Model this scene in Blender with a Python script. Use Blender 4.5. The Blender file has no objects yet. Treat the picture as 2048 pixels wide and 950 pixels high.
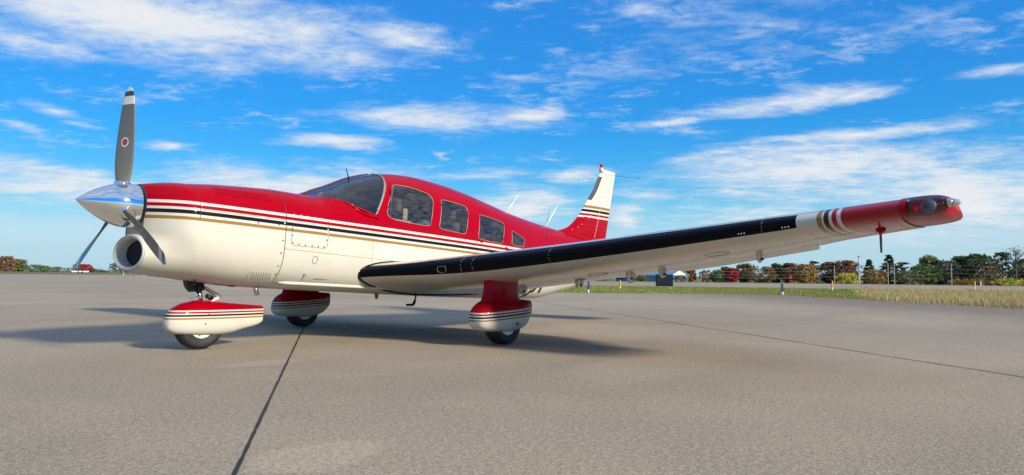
import bpy, bmesh, math, random
from mathutils import Vector, Matrix
from mathutils.geometry import tessellate_polygon

scene = bpy.context.scene
COL = scene.collection
rad = math.radians

# ------------------------------------------------------------------ camera
CAM_LOC = Vector((-2.48853, -6.26895, 0.68506))
YAW, PITCH, ROLL, FPX = 0.68471, 0.05155, 0.00904, 1449.77      # FPX: focal length in pixels of a 2048 px wide frame
fwd = Vector((math.cos(PITCH)*math.cos(YAW), math.cos(PITCH)*math.sin(YAW), math.sin(PITCH)))
rt = fwd.cross(Vector((0, 0, 1))).normalized()
up = rt.cross(fwd)
rt, up = math.cos(ROLL)*rt + math.sin(ROLL)*up, -math.sin(ROLL)*rt + math.cos(ROLL)*up
cam_data = bpy.data.cameras.new('camera')
cam_data.sensor_width = 36.0
cam_data.lens = 36.0*FPX/2048
cam_data.clip_start = 0.05
cam_data.clip_end = 9000
cam = bpy.data.objects.new('camera', cam_data)
COL.objects.link(cam)
cam.matrix_world = Matrix(((rt.x, up.x, -fwd.x, CAM_LOC.x), (rt.y, up.y, -fwd.y, CAM_LOC.y),
                           (rt.z, up.z, -fwd.z, CAM_LOC.z), (0, 0, 0, 1)))
scene.camera = cam

def direction(px, py):
    """unit vector of the compass direction that a spot of the photograph lies in"""
    return (fwd + rt*(px-1024)/FPX - up*(py-475)/FPX).normalized()

# ------------------------------------------------------------------ light
SUN_EL, SUN_AZ = rad(24), rad(-90)          # the sun stands low to port of the aircraft
SUN_STRENGTH, SKY_STRENGTH = 4.6, 0.080
sun = bpy.data.lights.new('sun', 'SUN')
sun.energy = SUN_STRENGTH
sun.angle = rad(6.0)
sun.color = (1.0, 0.88, 0.68)
sun_o = bpy.data.objects.new('sun', sun)
COL.objects.link(sun_o)
sun_dir = Vector((math.cos(SUN_EL)*math.cos(SUN_AZ), math.cos(SUN_EL)*math.sin(SUN_AZ), math.sin(SUN_EL)))
sun_o.rotation_euler = sun_dir.to_track_quat('Z', 'Y').to_euler()
sun_o.location = (0, -20, 12)

scene.view_settings.view_transform = 'Standard'
scene.view_settings.look = 'None'
scene.view_settings.exposure = 0.36
scene.view_settings.gamma = 1.0
scene.view_settings.use_curve_mapping = False
scene.cycles.use_denoising = True
scene.cycles.max_bounces = 8
scene.cycles.transparent_max_bounces = 12
scene.cycles.caustics_reflective = False
scene.cycles.caustics_refractive = False

# ------------------------------------------------------------------ sky with clouds
world = bpy.data.worlds.new('World')
scene.world = world
world.use_nodes = True
WN, WL = world.node_tree.nodes, world.node_tree.links
WN.clear()

class NT:
    """short hand for building node trees"""
    def __init__(s, nodes, links): s.n, s.l = nodes, links
    def put(s, sock, v):
        if v is None: return
        if isinstance(v, bpy.types.NodeSocket): s.l.new(v, sock)
        elif hasattr(v, 'outputs'): s.l.new(v.outputs[0], sock)
        else: sock.default_value = v
    def math(s, op, a, b=None, c=None, clamp=False):
        n = s.n.new('ShaderNodeMath'); n.operation = op; n.use_clamp = clamp
        s.put(n.inputs[0], a); s.put(n.inputs[1], b); s.put(n.inputs[2], c)
        return n.outputs[0]
    def noise(s, vec, scale, detail=4, rough=.5, dist=0., out='Fac'):
        n = s.n.new('ShaderNodeTexNoise')
        n.inputs['Scale'].default_value = scale; n.inputs['Detail'].default_value = detail
        n.inputs['Roughness'].default_value = rough; n.inputs['Distortion'].default_value = dist
        if vec is not None: s.l.new(vec, n.inputs['Vector'])
        return n.outputs[out]
    def mix(s, fac, a, b, mode='MIX'):
        n = s.n.new('ShaderNodeMix'); n.data_type = 'RGBA'; n.blend_type = mode
        s.put(n.inputs[0], fac); s.put(n.inputs[6], a); s.put(n.inputs[7], b)
        return n.outputs[2]
    def ramp(s, fac, stops, interp='LINEAR'):
        n = s.n.new('ShaderNodeValToRGB'); n.color_ramp.interpolation = interp
        e = n.color_ramp.elements
        while len(e) > 1: e.remove(e[-1])
        e[0].position = stops[0][0]; e[0].color = col4(stops[0][1])
        for p, c in stops[1:]:
            k = e.new(p); k.color = col4(c)
        s.put(n.inputs[0], fac)
        return n.outputs[0]
    def smooth(s, v, lo, hi):
        n = s.n.new('ShaderNodeMapRange'); n.interpolation_type = 'SMOOTHSTEP'
        s.put(n.inputs[0], v); n.inputs[1].default_value = lo; n.inputs[2].default_value = hi
        return n.outputs[0]
    def sep(s, v):
        n = s.n.new('ShaderNodeSeparateXYZ'); s.l.new(v, n.inputs[0]); return n.outputs
    def comb(s, x, y, z):
        n = s.n.new('ShaderNodeCombineXYZ')
        s.put(n.inputs[0], x); s.put(n.inputs[1], y); s.put(n.inputs[2], z); return n.outputs[0]
    def coord(s, which='Object'):
        return s.n.new('ShaderNodeTexCoord').outputs[which]

def col4(c): return (c, c, c, 1) if isinstance(c, (int, float)) else (c[0], c[1], c[2], 1)

W = NT(WN, WL)
sky = WN.new('ShaderNodeTexSky')
sky.sky_type = 'NISHITA'
sky.sun_disc = False
sky.sun_elevation = SUN_EL
sky.sun_rotation = rad(180)
sky.altitude = 200
sky.air_density = 1.0
sky.dust_density = 0.35
sky.ozone_density = 3.0
# grade the clear sky the way a phone camera renders it: deeper blue, flatter brightness
sh = WN.new('ShaderNodeSeparateColor'); sh.mode = 'HSV'
WL.new(sky.outputs[0], sh.inputs[0])
hsv = WN.new('ShaderNodeCombineColor'); hsv.mode = 'HSV'
WL.new(W.math('ADD', sh.outputs[0], W.math('MULTIPLY', W.math('MULTIPLY', W.smooth(sh.outputs[0], .25, .45), W.smooth(sh.outputs[0], .56, .45)), .07)), hsv.inputs[0])
hue_src = hsv.inputs[0].links[0].from_socket
WL.new(W.math('ADD', hue_src, .009), hsv.inputs[0])
WL.new(W.math('MINIMUM', W.math('ADD', sh.outputs[1], W.math('MULTIPLY', W.smooth(sh.outputs[0], .42, .57), .53)), .96), hsv.inputs[1])
WL.new(W.math('MULTIPLY', W.math('POWER', sh.outputs[2], .4), 1.50*6**.6), hsv.inputs[2])

D = W.coord('Generated')
dx, dy, dz = W.sep(D)
az = W.math('ARCTAN2', dy, dx)
el = W.math('ARCSINE', dz)
# cloud layer seen in perspective: stretch the noise on a plane overhead
h = W.math('ADD', W.math('MAXIMUM', dz, 0.0), 0.10)
pvec = W.comb(W.math('DIVIDE', dx, h), W.math('DIVIDE', dy, h), 0.0)
rot = WN.new('ShaderNodeMapping')
rot.inputs['Rotation'].default_value = (0, 0, rad(-38))
WL.new(pvec, rot.inputs[0])
strv = WN.new('ShaderNodeMapping')
strv.inputs['Scale'].default_value = (1.0, 0.62, 1)
WL.new(rot.outputs[0], strv.inputs[0])
n_big = W.noise(strv.outputs[0], 1.3, 3, .55, .3)
n_mid = W.noise(strv.outputs[0], 4.2, 10, .66, .4)
n_fine = W.noise(strv.outputs[0], 13.0, 9, .68, .3)
av = W.comb(W.math('MULTIPLY', az, 1.0), W.math('MULTIPLY', el, 3.2), 0.0)
n_str = W.noise(av, 9.0, 10, .66, .3)
n_low = W.noise(av, 3.0, 3, .5, .2)
warp_a = W.math('MULTIPLY', W.math('SUBTRACT', n_str, .5), .10)
warp_e = W.math('MULTIPLY', W.math('SUBTRACT', n_low, .5), .05)
azw, elw = W.math('ADD', az, warp_a), W.math('ADD', el, warp_e)

# the separate cloud banks: centre, half width, half height (in pixels of the view they were sketched in), tilt, strength
BANKS = [
    (330, 42, 560, 80, .02, 1.05), (820, 88, 170, 34, .06, .85), (40, 92, 190, 36, .0, .85), (620, 108, 120, 20, .12, .7),
    (880, 238, 300, 32, -.02, .92), (1060, 232, 110, 20, -.05, .95), (668, 292, 140, 20, .0, .88),
    (120, 220, 76, 16, .12, .85), (170, 250, 60, 9, .12, .7), (340, 290, 80, 13, .0, .75), (30, 252, 60, 11, .05, .85),
    (1560, 204, 280, 26, -.06, .98), (1720, 192, 110, 17, -.03, 1.0), (1345, 243, 100, 15, -.06, .9),
    (1700, 278, 400, 17, -.04, .9), (1640, 350, 430, 72, .0, 1.0), (1950, 395, 300, 110, .02, 1.0), (1430, 318, 160, 22, -.05, .8), (1500, 430, 430, 62, .0, .70), (1880, 475, 340, 44, .0, .72), (1300, 395, 200, 36, .0, .66),
    (130, 372, 360, 50, .03, .92), (520, 368, 330, 44, .05, .90), (40, 335, 220, 18, .0, .82), (300, 400, 300, 30, .0, .7), (760, 350, 200, 40, .0, .75),
    (1150, 350, 76, 24, -.04, 1.05), (1040, 415, 170, 50, -.1, .98), (1250, 440, 60, 30, .1, 1.0), (960, 345, 200, 26, .0, .72),
    (2000, 146, 140, 16, .0, .8), (1040, 152, 100, 16, .0, .62), (1270, 14, 80, 18, .0, .7), (1480, 60, 90, 14, .1, .55),
    (1830, 40, 140, 20, -.2, .62), (880, 302, 22, 9, .0, .85), (690, 150, 50, 14, .0, .7), (870, 140, 40, 9, .0, .6)]
field = None
for (cx, cy, hw, hh, tilt, amp) in BANKS:
    d0 = direction(cx, cy)
    a0, e0 = math.atan2(d0.y, d0.x), math.asin(d0.z)
    da = W.math('SUBTRACT', azw, a0)
    de = W.math('SUBTRACT', W.math('SUBTRACT', elw, e0), W.math('MULTIPLY', da, tilt))
    qa = W.math('DIVIDE', da, hw/FPX*(0.80 if abs(cx-1024) > 500 else 1.0))
    qe = W.math('DIVIDE', de, hh/FPX)
    q = W.math('SQRT', W.math('ADD', W.math('MULTIPLY', qa, qa), W.math('MULTIPLY', qe, qe)))
    m = W.math('MULTIPLY', W.math('SUBTRACT', 1.25, W.math('MULTIPLY', q, .75)), amp)
    field = m if field is None else W.math('SMOOTH_MAX', field, m, .12)
# scattered thin cloud all over the rest of the sky
scatter = W.math('MULTIPLY', W.math('SUBTRACT', n_big, .41), 2.2)
puffs = W.math('MULTIPLY', W.math('SUBTRACT', n_fine, .40), 1.0)
scatter = W.math('MINIMUM', W.math('ADD', scatter, puffs), .56)
# unseen cloud bank added overhead to make the sky fill less blue
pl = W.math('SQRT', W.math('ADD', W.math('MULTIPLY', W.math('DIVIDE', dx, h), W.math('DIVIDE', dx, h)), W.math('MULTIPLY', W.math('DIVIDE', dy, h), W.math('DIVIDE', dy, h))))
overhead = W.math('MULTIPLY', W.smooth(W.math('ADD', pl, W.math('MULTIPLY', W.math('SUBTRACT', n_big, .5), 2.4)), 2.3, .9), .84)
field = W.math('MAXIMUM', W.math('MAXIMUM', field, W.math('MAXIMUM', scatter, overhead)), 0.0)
detail = W.math('ADD', W.math('MULTIPLY', W.math('SUBTRACT', n_mid, .5), 1.7),
                W.math('ADD', W.math('MULTIPLY', W.math('SUBTRACT', n_str, .5), 1.3), W.math('MULTIPLY', W.math('SUBTRACT', n_fine, .5), 1.15)))
dens = W.math('ADD', field, W.math('MULTIPLY', detail, .62))
alpha = W.math('MULTIPLY', W.smooth(dens, .38, 1.18), .94)
# thin haze towards the horizon
hz = W.smooth(el, .27, -.01)
hza = W.math('MULTIPLY', W.math('POWER', hz, 2.2), .90)
cloud = W.mix(W.smooth(dens, .5, 1.5), (5.6, 6.9, 8.4, 1), (8.7, 8.7, 8.7, 1))
skycol = W.mix(alpha, W.mix(hza, hsv.outputs[0], (3.6, 6.2, 7.9, 1)), cloud)
bg = WN.new('ShaderNodeBackground')
bg.inputs['Strength'].default_value = SKY_STRENGTH
WL.new(skycol, bg.inputs['Color'])
wo = WN.new('ShaderNodeOutputWorld')
WL.new(bg.outputs[0], wo.inputs['Surface'])
world.cycles.sampling_method = 'MANUAL'
world.cycles.sample_map_resolution = 512

# ------------------------------------------------------------------ helpers
def mesh_obj(name, verts, faces, mat=None, parent=None, smooth=False, recalc=True):
    me = bpy.data.meshes.new(name)
    me.from_pydata([tuple(v) for v in verts], [], faces)
    if recalc:
        bm = bmesh.new(); bm.from_mesh(me)
        bmesh.ops.recalc_face_normals(bm, faces=bm.faces)
        bm.to_mesh(me); bm.free()
    if smooth:
        me.polygons.foreach_set('use_smooth', [True]*len(me.polygons))
    o = bpy.data.objects.new(name, me)
    COL.objects.link(o)
    if mat: me.materials.append(mat)
    if parent: o.parent = parent
    return o

def copy_part(src, parent, loc=None, rot=None, scale=None, name=None):
    o = src.copy(); COL.objects.link(o); o.parent = parent
    if loc is not None: o.location = loc
    if rot is not None: o.rotation_euler = rot
    if scale is not None: o.scale = scale
    if name: o.name = name
    return o

def tag(o, label, cat, group=None):
    o['label'] = label; o['category'] = cat
    if group: o['group'] = group
    return o

def structure(o): o['kind'] = 'structure'; return o

def empty(name, loc=(0, 0, 0), rot=(0, 0, 0)):
    o = bpy.data.objects.new(name, None); COL.objects.link(o)
    o.location = loc; o.rotation_euler = rot; o.empty_display_size = .2
    return o

def loft(sections, closed=True, cap=True):
    """sections: lists of equal length of points; closed rings"""
    V, F = [], []
    n = len(sections[0])
    for s in sections: V += s
    for i in range(len(sections)-1):
        for j in range(n if closed else n-1):
            k = (j+1) % n
            F.append((i*n+j, i*n+k, (i+1)*n+k, (i+1)*n+j))
    if cap:
        F.append(tuple(range(n)))
        F.append(tuple((len(sections)-1)*n+j for j in range(n)))
    return V, F

def tube(path, radii, n=10, cap=True):
    path = [Vector(p) for p in path]
    if isinstance(radii, (int, float)): radii = [radii]*len(path)
    secs = []
    for i, p in enumerate(path):
        t = (path[min(i+1, len(path)-1)] - path[max(i-1, 0)]).normalized()
        a = Vector((0, 0, 1)) if abs(t.z) < .9 else Vector((1, 0, 0))
        u = t.cross(a).normalized(); v = t.cross(u)
        secs.append([p + (u*math.cos(2*math.pi*k/n) + v*math.sin(2*math.pi*k/n))*radii[i] for k in range(n)])
    return loft(secs, True, cap)

def revolve_x(profile, n=48, centre=(0, 0, 0)):
    """profile: (x, r) pairs, turned about an axis along x"""
    secs = [[Vector((centre[0]+x, centre[1]+r*math.cos(2*math.pi*k/n), centre[2]+r*math.sin(2*math.pi*k/n))) for k in range(n)] for x, r in profile]
    return loft(secs, True, True)

def revolve_y(profile, n=40, centre=(0, 0, 0)):
    secs = [[Vector((centre[0]+r*math.cos(2*math.pi*k/n), centre[1]+y, centre[2]+r*math.sin(2*math.pi*k/n))) for k in range(n)] for y, r in profile]
    return loft(secs, True, True)

def revolve_z(profile, n=12, centre=(0, 0, 0)):
    secs = [[Vector((centre[0]+r*math.cos(2*math.pi*k/n), centre[1]+r*math.sin(2*math.pi*k/n), centre[2]+z)) for k in range(n)] for z, r in profile]
    return loft(secs, True, True)

def box(x0, x1, y0, y1, z0, z1):
    v = [(x0, y0, z0), (x1, y0, z0), (x1, y1, z0), (x0, y1, z0), (x0, y0, z1), (x1, y0, z1), (x1, y1, z1), (x0, y1, z1)]
    f = [(0, 3, 2, 1), (4, 5, 6, 7), (0, 1, 5, 4), (1, 2, 6, 5), (2, 3, 7, 6), (3, 0, 4, 7)]
    return v, f

def join(*vf):
    V, F = [], []
    for v, f in vf:
        b = len(V); V += [tuple(p) for p in v]; F += [tuple(i+b for i in q) for q in f]
    return V, F

def bevel(o, width, seg=2, angle=40):
    m = o.modifiers.new('bevel', 'BEVEL'); m.width = width; m.segments = seg
    m.limit_method = 'ANGLE'; m.angle_limit = rad(angle)
    return o

def autosmooth(o, angle=35):
    me = o.data
    bm = bmesh.new(); bm.from_mesh(me)
    for e in bm.edges:
        if len(e.link_faces) == 2 and e.calc_face_angle(0) > rad(angle): e.smooth = False
    for f in bm.faces: f.smooth = True
    bm.to_mesh(me); bm.free()
    return o

def pchip(xs, ys, x):
    n = len(xs)
    if x <= xs[0]: return ys[0]
    if x >= xs[-1]: return ys[-1]
    i = max(k for k in range(n-1) if xs[k] <= x)
    hh = [xs[k+1]-xs[k] for k in range(n-1)]; d = [(ys[k+1]-ys[k])/hh[k] for k in range(n-1)]
    def m(k):
        if k == 0: return d[0]
        if k == n-1: return d[-1]
        if d[k-1]*d[k] <= 0: return 0.
        w1 = 2*hh[k]+hh[k-1]; w2 = hh[k]+2*hh[k-1]
        return (w1+w2)/(w1/d[k-1]+w2/d[k])
    t = (x-xs[i])/hh[i]
    return ((2*t**3-3*t*t+1)*ys[i]+(t**3-2*t*t+t)*hh[i]*m(i)+(-2*t**3+3*t*t)*ys[i+1]+(t**3-t*t)*hh[i]*m(i+1))

# ------------------------------------------------------------------ materials
def new_mat(name):
    m = bpy.data.materials.new(name); m.use_nodes = True
    t = NT(m.node_tree.nodes, m.node_tree.links)
    b = m.node_tree.nodes['Principled BSDF']
    return m, t, b

def plain(name, c, rough=.5, metal=0., coat=0., spec=.5, vary=0., vscale=6., bump=0., bscale=60.):
    m, t, b = new_mat(name)
    b.inputs['Roughness'].default_value = rough
    b.inputs['Metallic'].default_value = metal
    b.inputs['Coat Weight'].default_value = coat
    b.inputs['Coat Roughness'].default_value = .06
    b.inputs['Specular IOR Level'].default_value = spec
    if vary:
        n = t.noise(t.coord(), vscale, 5, .6)
        lo = tuple(v*(1-vary) for v in c); hi = tuple(min(1, v*(1+vary)) for v in c)
        t.put(b.inputs['Base Color'], t.mix(n, col4(lo), col4(hi)))
    else:
        b.inputs['Base Color'].default_value = col4(c)
    if bump:
        n = t.noise(t.coord(), bscale, 4, .6)
        bn = t.n.new('ShaderNodeBump'); bn.inputs['Strength'].default_value = bump; bn.inputs['Distance'].default_value = .01
        t.l.new(n, bn.inputs['Height']); t.l.new(bn.outputs[0], b.inputs['Normal'])
    return m

RED = (.34, .0, .0095)
CREAM = (.60, .592, .535)
WHITE = (.64, .625, .57)
BLACK = (.010, .011, .014)
GOLD = (.30, .17, .055)

def finish_paint(t, b, colour, rough=.22, dirt=.35, coat=.18, spec=.03):
    """two-pack aircraft paint: gloss coat, faint oil canning and road film"""
    co = t.coord()
    n = t.noise(co, 3.0, 6, .6)
    c2 = t.mix(t.math('MULTIPLY', n, dirt), colour, (.55, .48, .38, 1), 'MULTIPLY')
    t.put(b.inputs['Base Color'], c2)
    b.inputs['Roughness'].default_value = rough
    b.inputs['Coat Weight'].default_value = coat
    b.inputs['Specular IOR Level'].default_value = spec
    b.inputs['Coat Roughness'].default_value = .05
    w = t.noise(co, 5.0, 2, .5)
    bn = t.n.new('ShaderNodeBump'); bn.inputs['Strength'].default_value = .10; bn.inputs['Distance'].default_value = .02
    t.l.new(w, bn.inputs['Height']); t.l.new(bn.outputs[0], b.inputs['Normal']); t.l.new(bn.outputs[0], b.inputs['Coat Normal'])

def stripe_paint(name, z0, slope, x0, k=1.0, belly=None):
    """red over white/red/white/black/white/gold pinstripes over cream; stripes start at height z0"""
    m, t, b = new_mat(name)
    x, y, z = t.sep(t.coord())
    d = t.math('SUBTRACT', t.math('ADD', z0, t.math('MULTIPLY', t.math('SUBTRACT', x, x0), slope)), z)
    f = t.math('ADD', t.math('DIVIDE', d, .2*k), .1)
    c = t.ramp(f, [(0, RED), (.10, WHITE), (.225, RED), (.37, WHITE), (.475, BLACK), (.635, WHITE), (.75, GOLD), (.885, CREAM)], 'CONSTANT')
    finish_paint(t, b, c)
    return m

M = {}
M['fus'] = stripe_paint('fuselage_paint', 1.129, -.0065, 1.5)
M['pant_nose'] = stripe_paint('nose_fairing_paint', .225, .040, .5, .50)
M['pant_main'] = stripe_paint('main_fairing_paint', .300, .095, 2.55, .52)
def solid_paint(name, c, dirt=.08, rough=.22):
    m, t, b = new_mat(name); finish_paint(t, b, col4(c), rough, dirt); return m
M['cream'] = solid_paint('cream_paint', CREAM)
M['red'] = solid_paint('red_paint', RED)
M['white'] = plain('white_plastic', (.80, .80, .78), .35, vary=.05)
M['chrome'] = plain('polished_metal', (.86, .87, .88), .045, 1.0, bump=.02, bscale=4)
M['steel'] = plain('brushed_steel', (.55, .55, .54), .28, 1.0, vary=.15)
M['dark'] = plain('dark_strut_metal', (.018, .017, .016), .5, .3, vary=.4, vscale=40)
M['black'] = plain('flat_black', (.004, .004, .004), .8)
M['seam'] = plain('panel_gap', (.03, .028, .026), .8)
M['screw'] = plain('screw_head', (.20, .19, .18), .35, .8)
M['screw_w'] = plain('painted_screw', (.72, .68, .58), .35)
M['rubber'] = plain('tyre_rubber', (.011, .0105, .0105), .62, 0, vary=.45, vscale=18, bump=.25, bscale=90)
M['trim'] = plain('window_trim', (.34, .325, .30), .4, .3)
M['inside'] = plain('cabin_lining', (.20, .19, .17), .85, vary=.2)
M['seat'] = plain('seat_cloth', (.13, .115, .095), .9, vary=.25, vscale=30)
M['beige'] = plain('beige_plastic', (.62, .58, .48), .5, vary=.1)
M['antenna'] = plain('white_antenna', (.82, .82, .80), .4)
M['beacon'] = plain('red_beacon_glass', (.40, .006, .008), .12, 0, .8)
M['rivet'] = plain('skin_rivet', (.34, .30, .24), .5)
M['bootblack'] = solid_paint('gloss_black_paint', BLACK, .04, .2)

def blade_paint():
    m, t, b = new_mat('propeller_blade_paint')
    x, y, z = t.sep(t.coord())                     # blade's own frame: z along the span, y along the chord
    c = t.ramp(z, [(0, (.115, .112, .098)), (.85, (.66, .68, .68)), (.918, (.028, .045, .040)), (.961, (.62, .64, .64))], 'CONSTANT')
    # worn maker's emblem: white ring round a red oval at half span, on the front face
    e = t.math('SQRT', t.math('ADD', t.math('POWER', t.math('DIVIDE', t.math('SUBTRACT', z, .527), .040), 2.),
                              t.math('POWER', t.math('DIVIDE', t.math('SUBTRACT', y, -.004), .030), 2.)))
    ring = t.ramp(e, [(0, (.25, .02, .02)), (.55, (.30, .012, .012)), (.70, (.05, .06, .06)), (.78, (.70, .70, .68)), (.99, (0, 0, 0))], 'CONSTANT')
    inside = t.math('LESS_THAN', e, .99)
    c = t.mix(inside, c, ring)
    n = t.noise(t.coord(), 9, 5, .6)
    c = t.mix(t.math('MULTIPLY', n, .35), c, (.11, .11, .10, 1))
    t.put(b.inputs['Base Color'], c)
    b.inputs['Roughness'].default_value = .38
    b.inputs['Specular IOR Level'].default_value = .6
    return m
M['blade'] = blade_paint()

def wing_paint():
    """cream wing, gloss black leading edge, stripes and a red outer end; UV = (signed chord fraction, span in metres)"""
    m, t, b = new_mat('wing_paint')
    uvn = t.n.new('ShaderNodeUVMap'); uvn.uv_map = 'span'
    u, v, _ = t.sep(uvn.outputs[0])
    c = t.math('ABSOLUTE', t.math('SUBTRACT', u, .5))
    c = t.math('MULTIPLY', c, 2.0)
    lower = t.math('LESS_THAN', u, .5)
    span = t.math('MULTIPLY', v, 10.0)
    # stripes bend outboard a little towards the trailing edge
    sp = t.math('SUBTRACT', span, t.math('MULTIPLY', t.smooth(c, .0, .9), .05))
    f = t.math('DIVIDE', t.math('SUBTRACT', sp, 4.70), .25)
    st = t.ramp(f, [(0, CREAM), (.14, GOLD), (.272, WHITE), (.324, BLACK), (.456, WHITE), (.532, RED), (.664, WHITE), (.768, RED)], 'CONSTANT')
    edge = t.math('SUBTRACT', .052, t.math('MULTIPLY', lower, .024))
    edge = t.math('SUBTRACT', edge, t.math('MULTIPLY', t.smooth(span, 1.8, .80), .014))
    band = t.math('MULTIPLY', t.math('LESS_THAN', c, edge), t.math('LESS_THAN', span, 4.595))
    colour = t.mix(band, st, col4((.002, .0025, .006)))
    finish_paint(t, b, colour, .2, .45, .7, .1)
    t.put(b.inputs['Coat Weight'], t.math('SUBTRACT', .45, t.math('MULTIPLY', band, .28)))
    t.put(b.inputs['Specular IOR Level'], t.math('SUBTRACT', .2, t.math('MULTIPLY', band, .17)))
    return m
M['wing'] = wing_paint()

def fin_paint():
    m, t, b = new_mat('fin_paint')
    x, y, z = t.sep(t.coord())
    d = t.math('SUBTRACT', t.math('ADD', 1.985, t.math('MULTIPLY', t.math('SUBTRACT', x, 6.78), .045)), z)
    f = t.math('ADD', t.math('DIVIDE', d, .3), .1)
    c = t.ramp(f, [(0, WHITE), (.10, GOLD), (.24, WHITE), (.315, BLACK), (.45, WHITE), (.54, RED), (.66, WHITE), (.755, RED)], 'CONSTANT')
    finish_paint(t, b, c)
    return m
M['fin'] = fin_paint()

def glass(name, tint, rough=.02, refl=1.0, ior=1.5, wave=.08, film=.0):
    m = bpy.data.materials.new(name); m.use_nodes = True
    n, l = m.node_tree.nodes, m.node_tree.links
    n.clear(); t = NT(n, l)
    tr = n.new('ShaderNodeBsdfTransparent'); tr.inputs[0].default_value = col4(tint)
    gl = n.new('ShaderNodeBsdfGlossy'); gl.inputs['Roughness'].default_value = rough
    gl.inputs['Color'].default_value = (refl, refl, refl, 1)
    fr = n.new('ShaderNodeFresnel'); fr.inputs[0].default_value = ior
    mp = n.new('ShaderNodeMapping'); mp.inputs['Scale'].default_value = (1.0, 1.0, 3.5); mp.inputs['Rotation'].default_value = (0, .25, 0); l.new(t.coord(), mp.inputs[0])
    w = t.noise(mp.outputs[0], 4.5, 4, .6, .6)
    bn = n.new('ShaderNodeBump'); bn.inputs['Strength'].default_value = wave; bn.inputs['Distance'].default_value = .05
    l.new(w, bn.inputs['Height']); l.new(bn.outputs[0], gl.inputs['Normal'])
    mx = n.new('ShaderNodeMixShader'); l.new(fr.outputs[0], mx.inputs[0]); l.new(tr.outputs[0], mx.inputs[1]); l.new(gl.outputs[0], mx.inputs[2])
    if film:                                       # dusty film; its pale streaks stand in for reflected ground and haze
        df = n.new('ShaderNodeBsdfDiffuse'); df.inputs[0].default_value = (.52, .48, .46, 1)
        m2 = n.new('ShaderNodeMixShader'); l.new(t.math('MULTIPLY', t.smooth(t.noise(mp.outputs[0], 5, 7, .7, 1.4), .30, .72), film), m2.inputs[0])
        l.new(mx.outputs[0], m2.inputs[1]); l.new(df.outputs[0], m2.inputs[2]); mx = m2
    o = n.new('ShaderNodeOutputMaterial'); l.new(mx.outputs[0], o.inputs[0])
    return m
M['tint'] = glass('tinted_window_glass', (.60, .60, .57), .02, 1.0, 1.55, .30, .10)
M['clear'] = glass('windscreen_glass', (.80, .85, .88), .02, 1.0, 1.8, .05, .025)
M['lens'] = glass('light_cover_plastic', (.95, .93, .95), .02, 1.0, 1.4)

# ------------------------------------------------------------------ the ground
C0 = Vector((CAM_LOC.x, CAM_LOC.y))
def sm(a, b, x):
    t = min(1, max(0, (x-a)/(b-a))); return t*t*(3-2*t)
def terrain(x, y):
    """level round the apron, falling away gently beyond the runway"""
    d = math.hypot(x-C0.x, y-C0.y)
    a = math.degrees(math.atan2(y-C0.y, x-C0.x))
    s = .0075*(1-sm(30, 52, a)) if a > -90 else .0075
    return -min(2.2, s*max(0., d-100))

def grass_base_mat():
    m, t, b = new_mat('grass_ground')
    co = t.coord()
    n1 = t.noise(co, .12, 5, .6); n2 = t.noise(co, 2.2, 6, .65); n3 = t.noise(co, .02, 3, .5)
    c = t.ramp(n1, [(.3, (.075, .105, .024)), (.55, (.115, .135, .034)), (.75, (.20, .18, .06))])
    c = t.mix(t.math('MULTIPLY', n2, .55), c, (.13, .125, .045, 1))
    c = t.mix(t.smooth(n3, .45, .7), c, (.17, .14, .06, 1))
    t.put(b.inputs['Base Color'], c); b.inputs['Roughness'].default_value = .95
    bn = t.n.new('ShaderNodeBump'); bn.inputs['Strength'].default_value = .6; bn.inputs['Distance'].default_value = .06
    t.l.new(t.noise(co, 9, 6, .7), bn.inputs['Height']); t.l.new(bn.outputs[0], b.inputs['Normal'])
    return m

rings = [0, 8, 16, 25, 35, 50, 70, 95, 110, 125, 160, 200, 260, 340, 450, 700, 1200, 2500, 6000]
NA = 96
gv, gf = [], []
for r in rings:
    for k in range(NA):
        a = 2*math.pi*k/NA
        x, y = C0.x+r*math.cos(a), C0.y+r*math.sin(a)
        gv.append((x, y, terrain(x, y)-.03))
for i in range(len(rings)-1):
    for k in range(NA):
        gf.append((i*NA+k, i*NA+(k+1) % NA, (i+1)*NA+(k+1) % NA, (i+1)*NA+k))
structure(mesh_obj('grass_field', gv, gf, grass_base_mat(), recalc=False))

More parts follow.
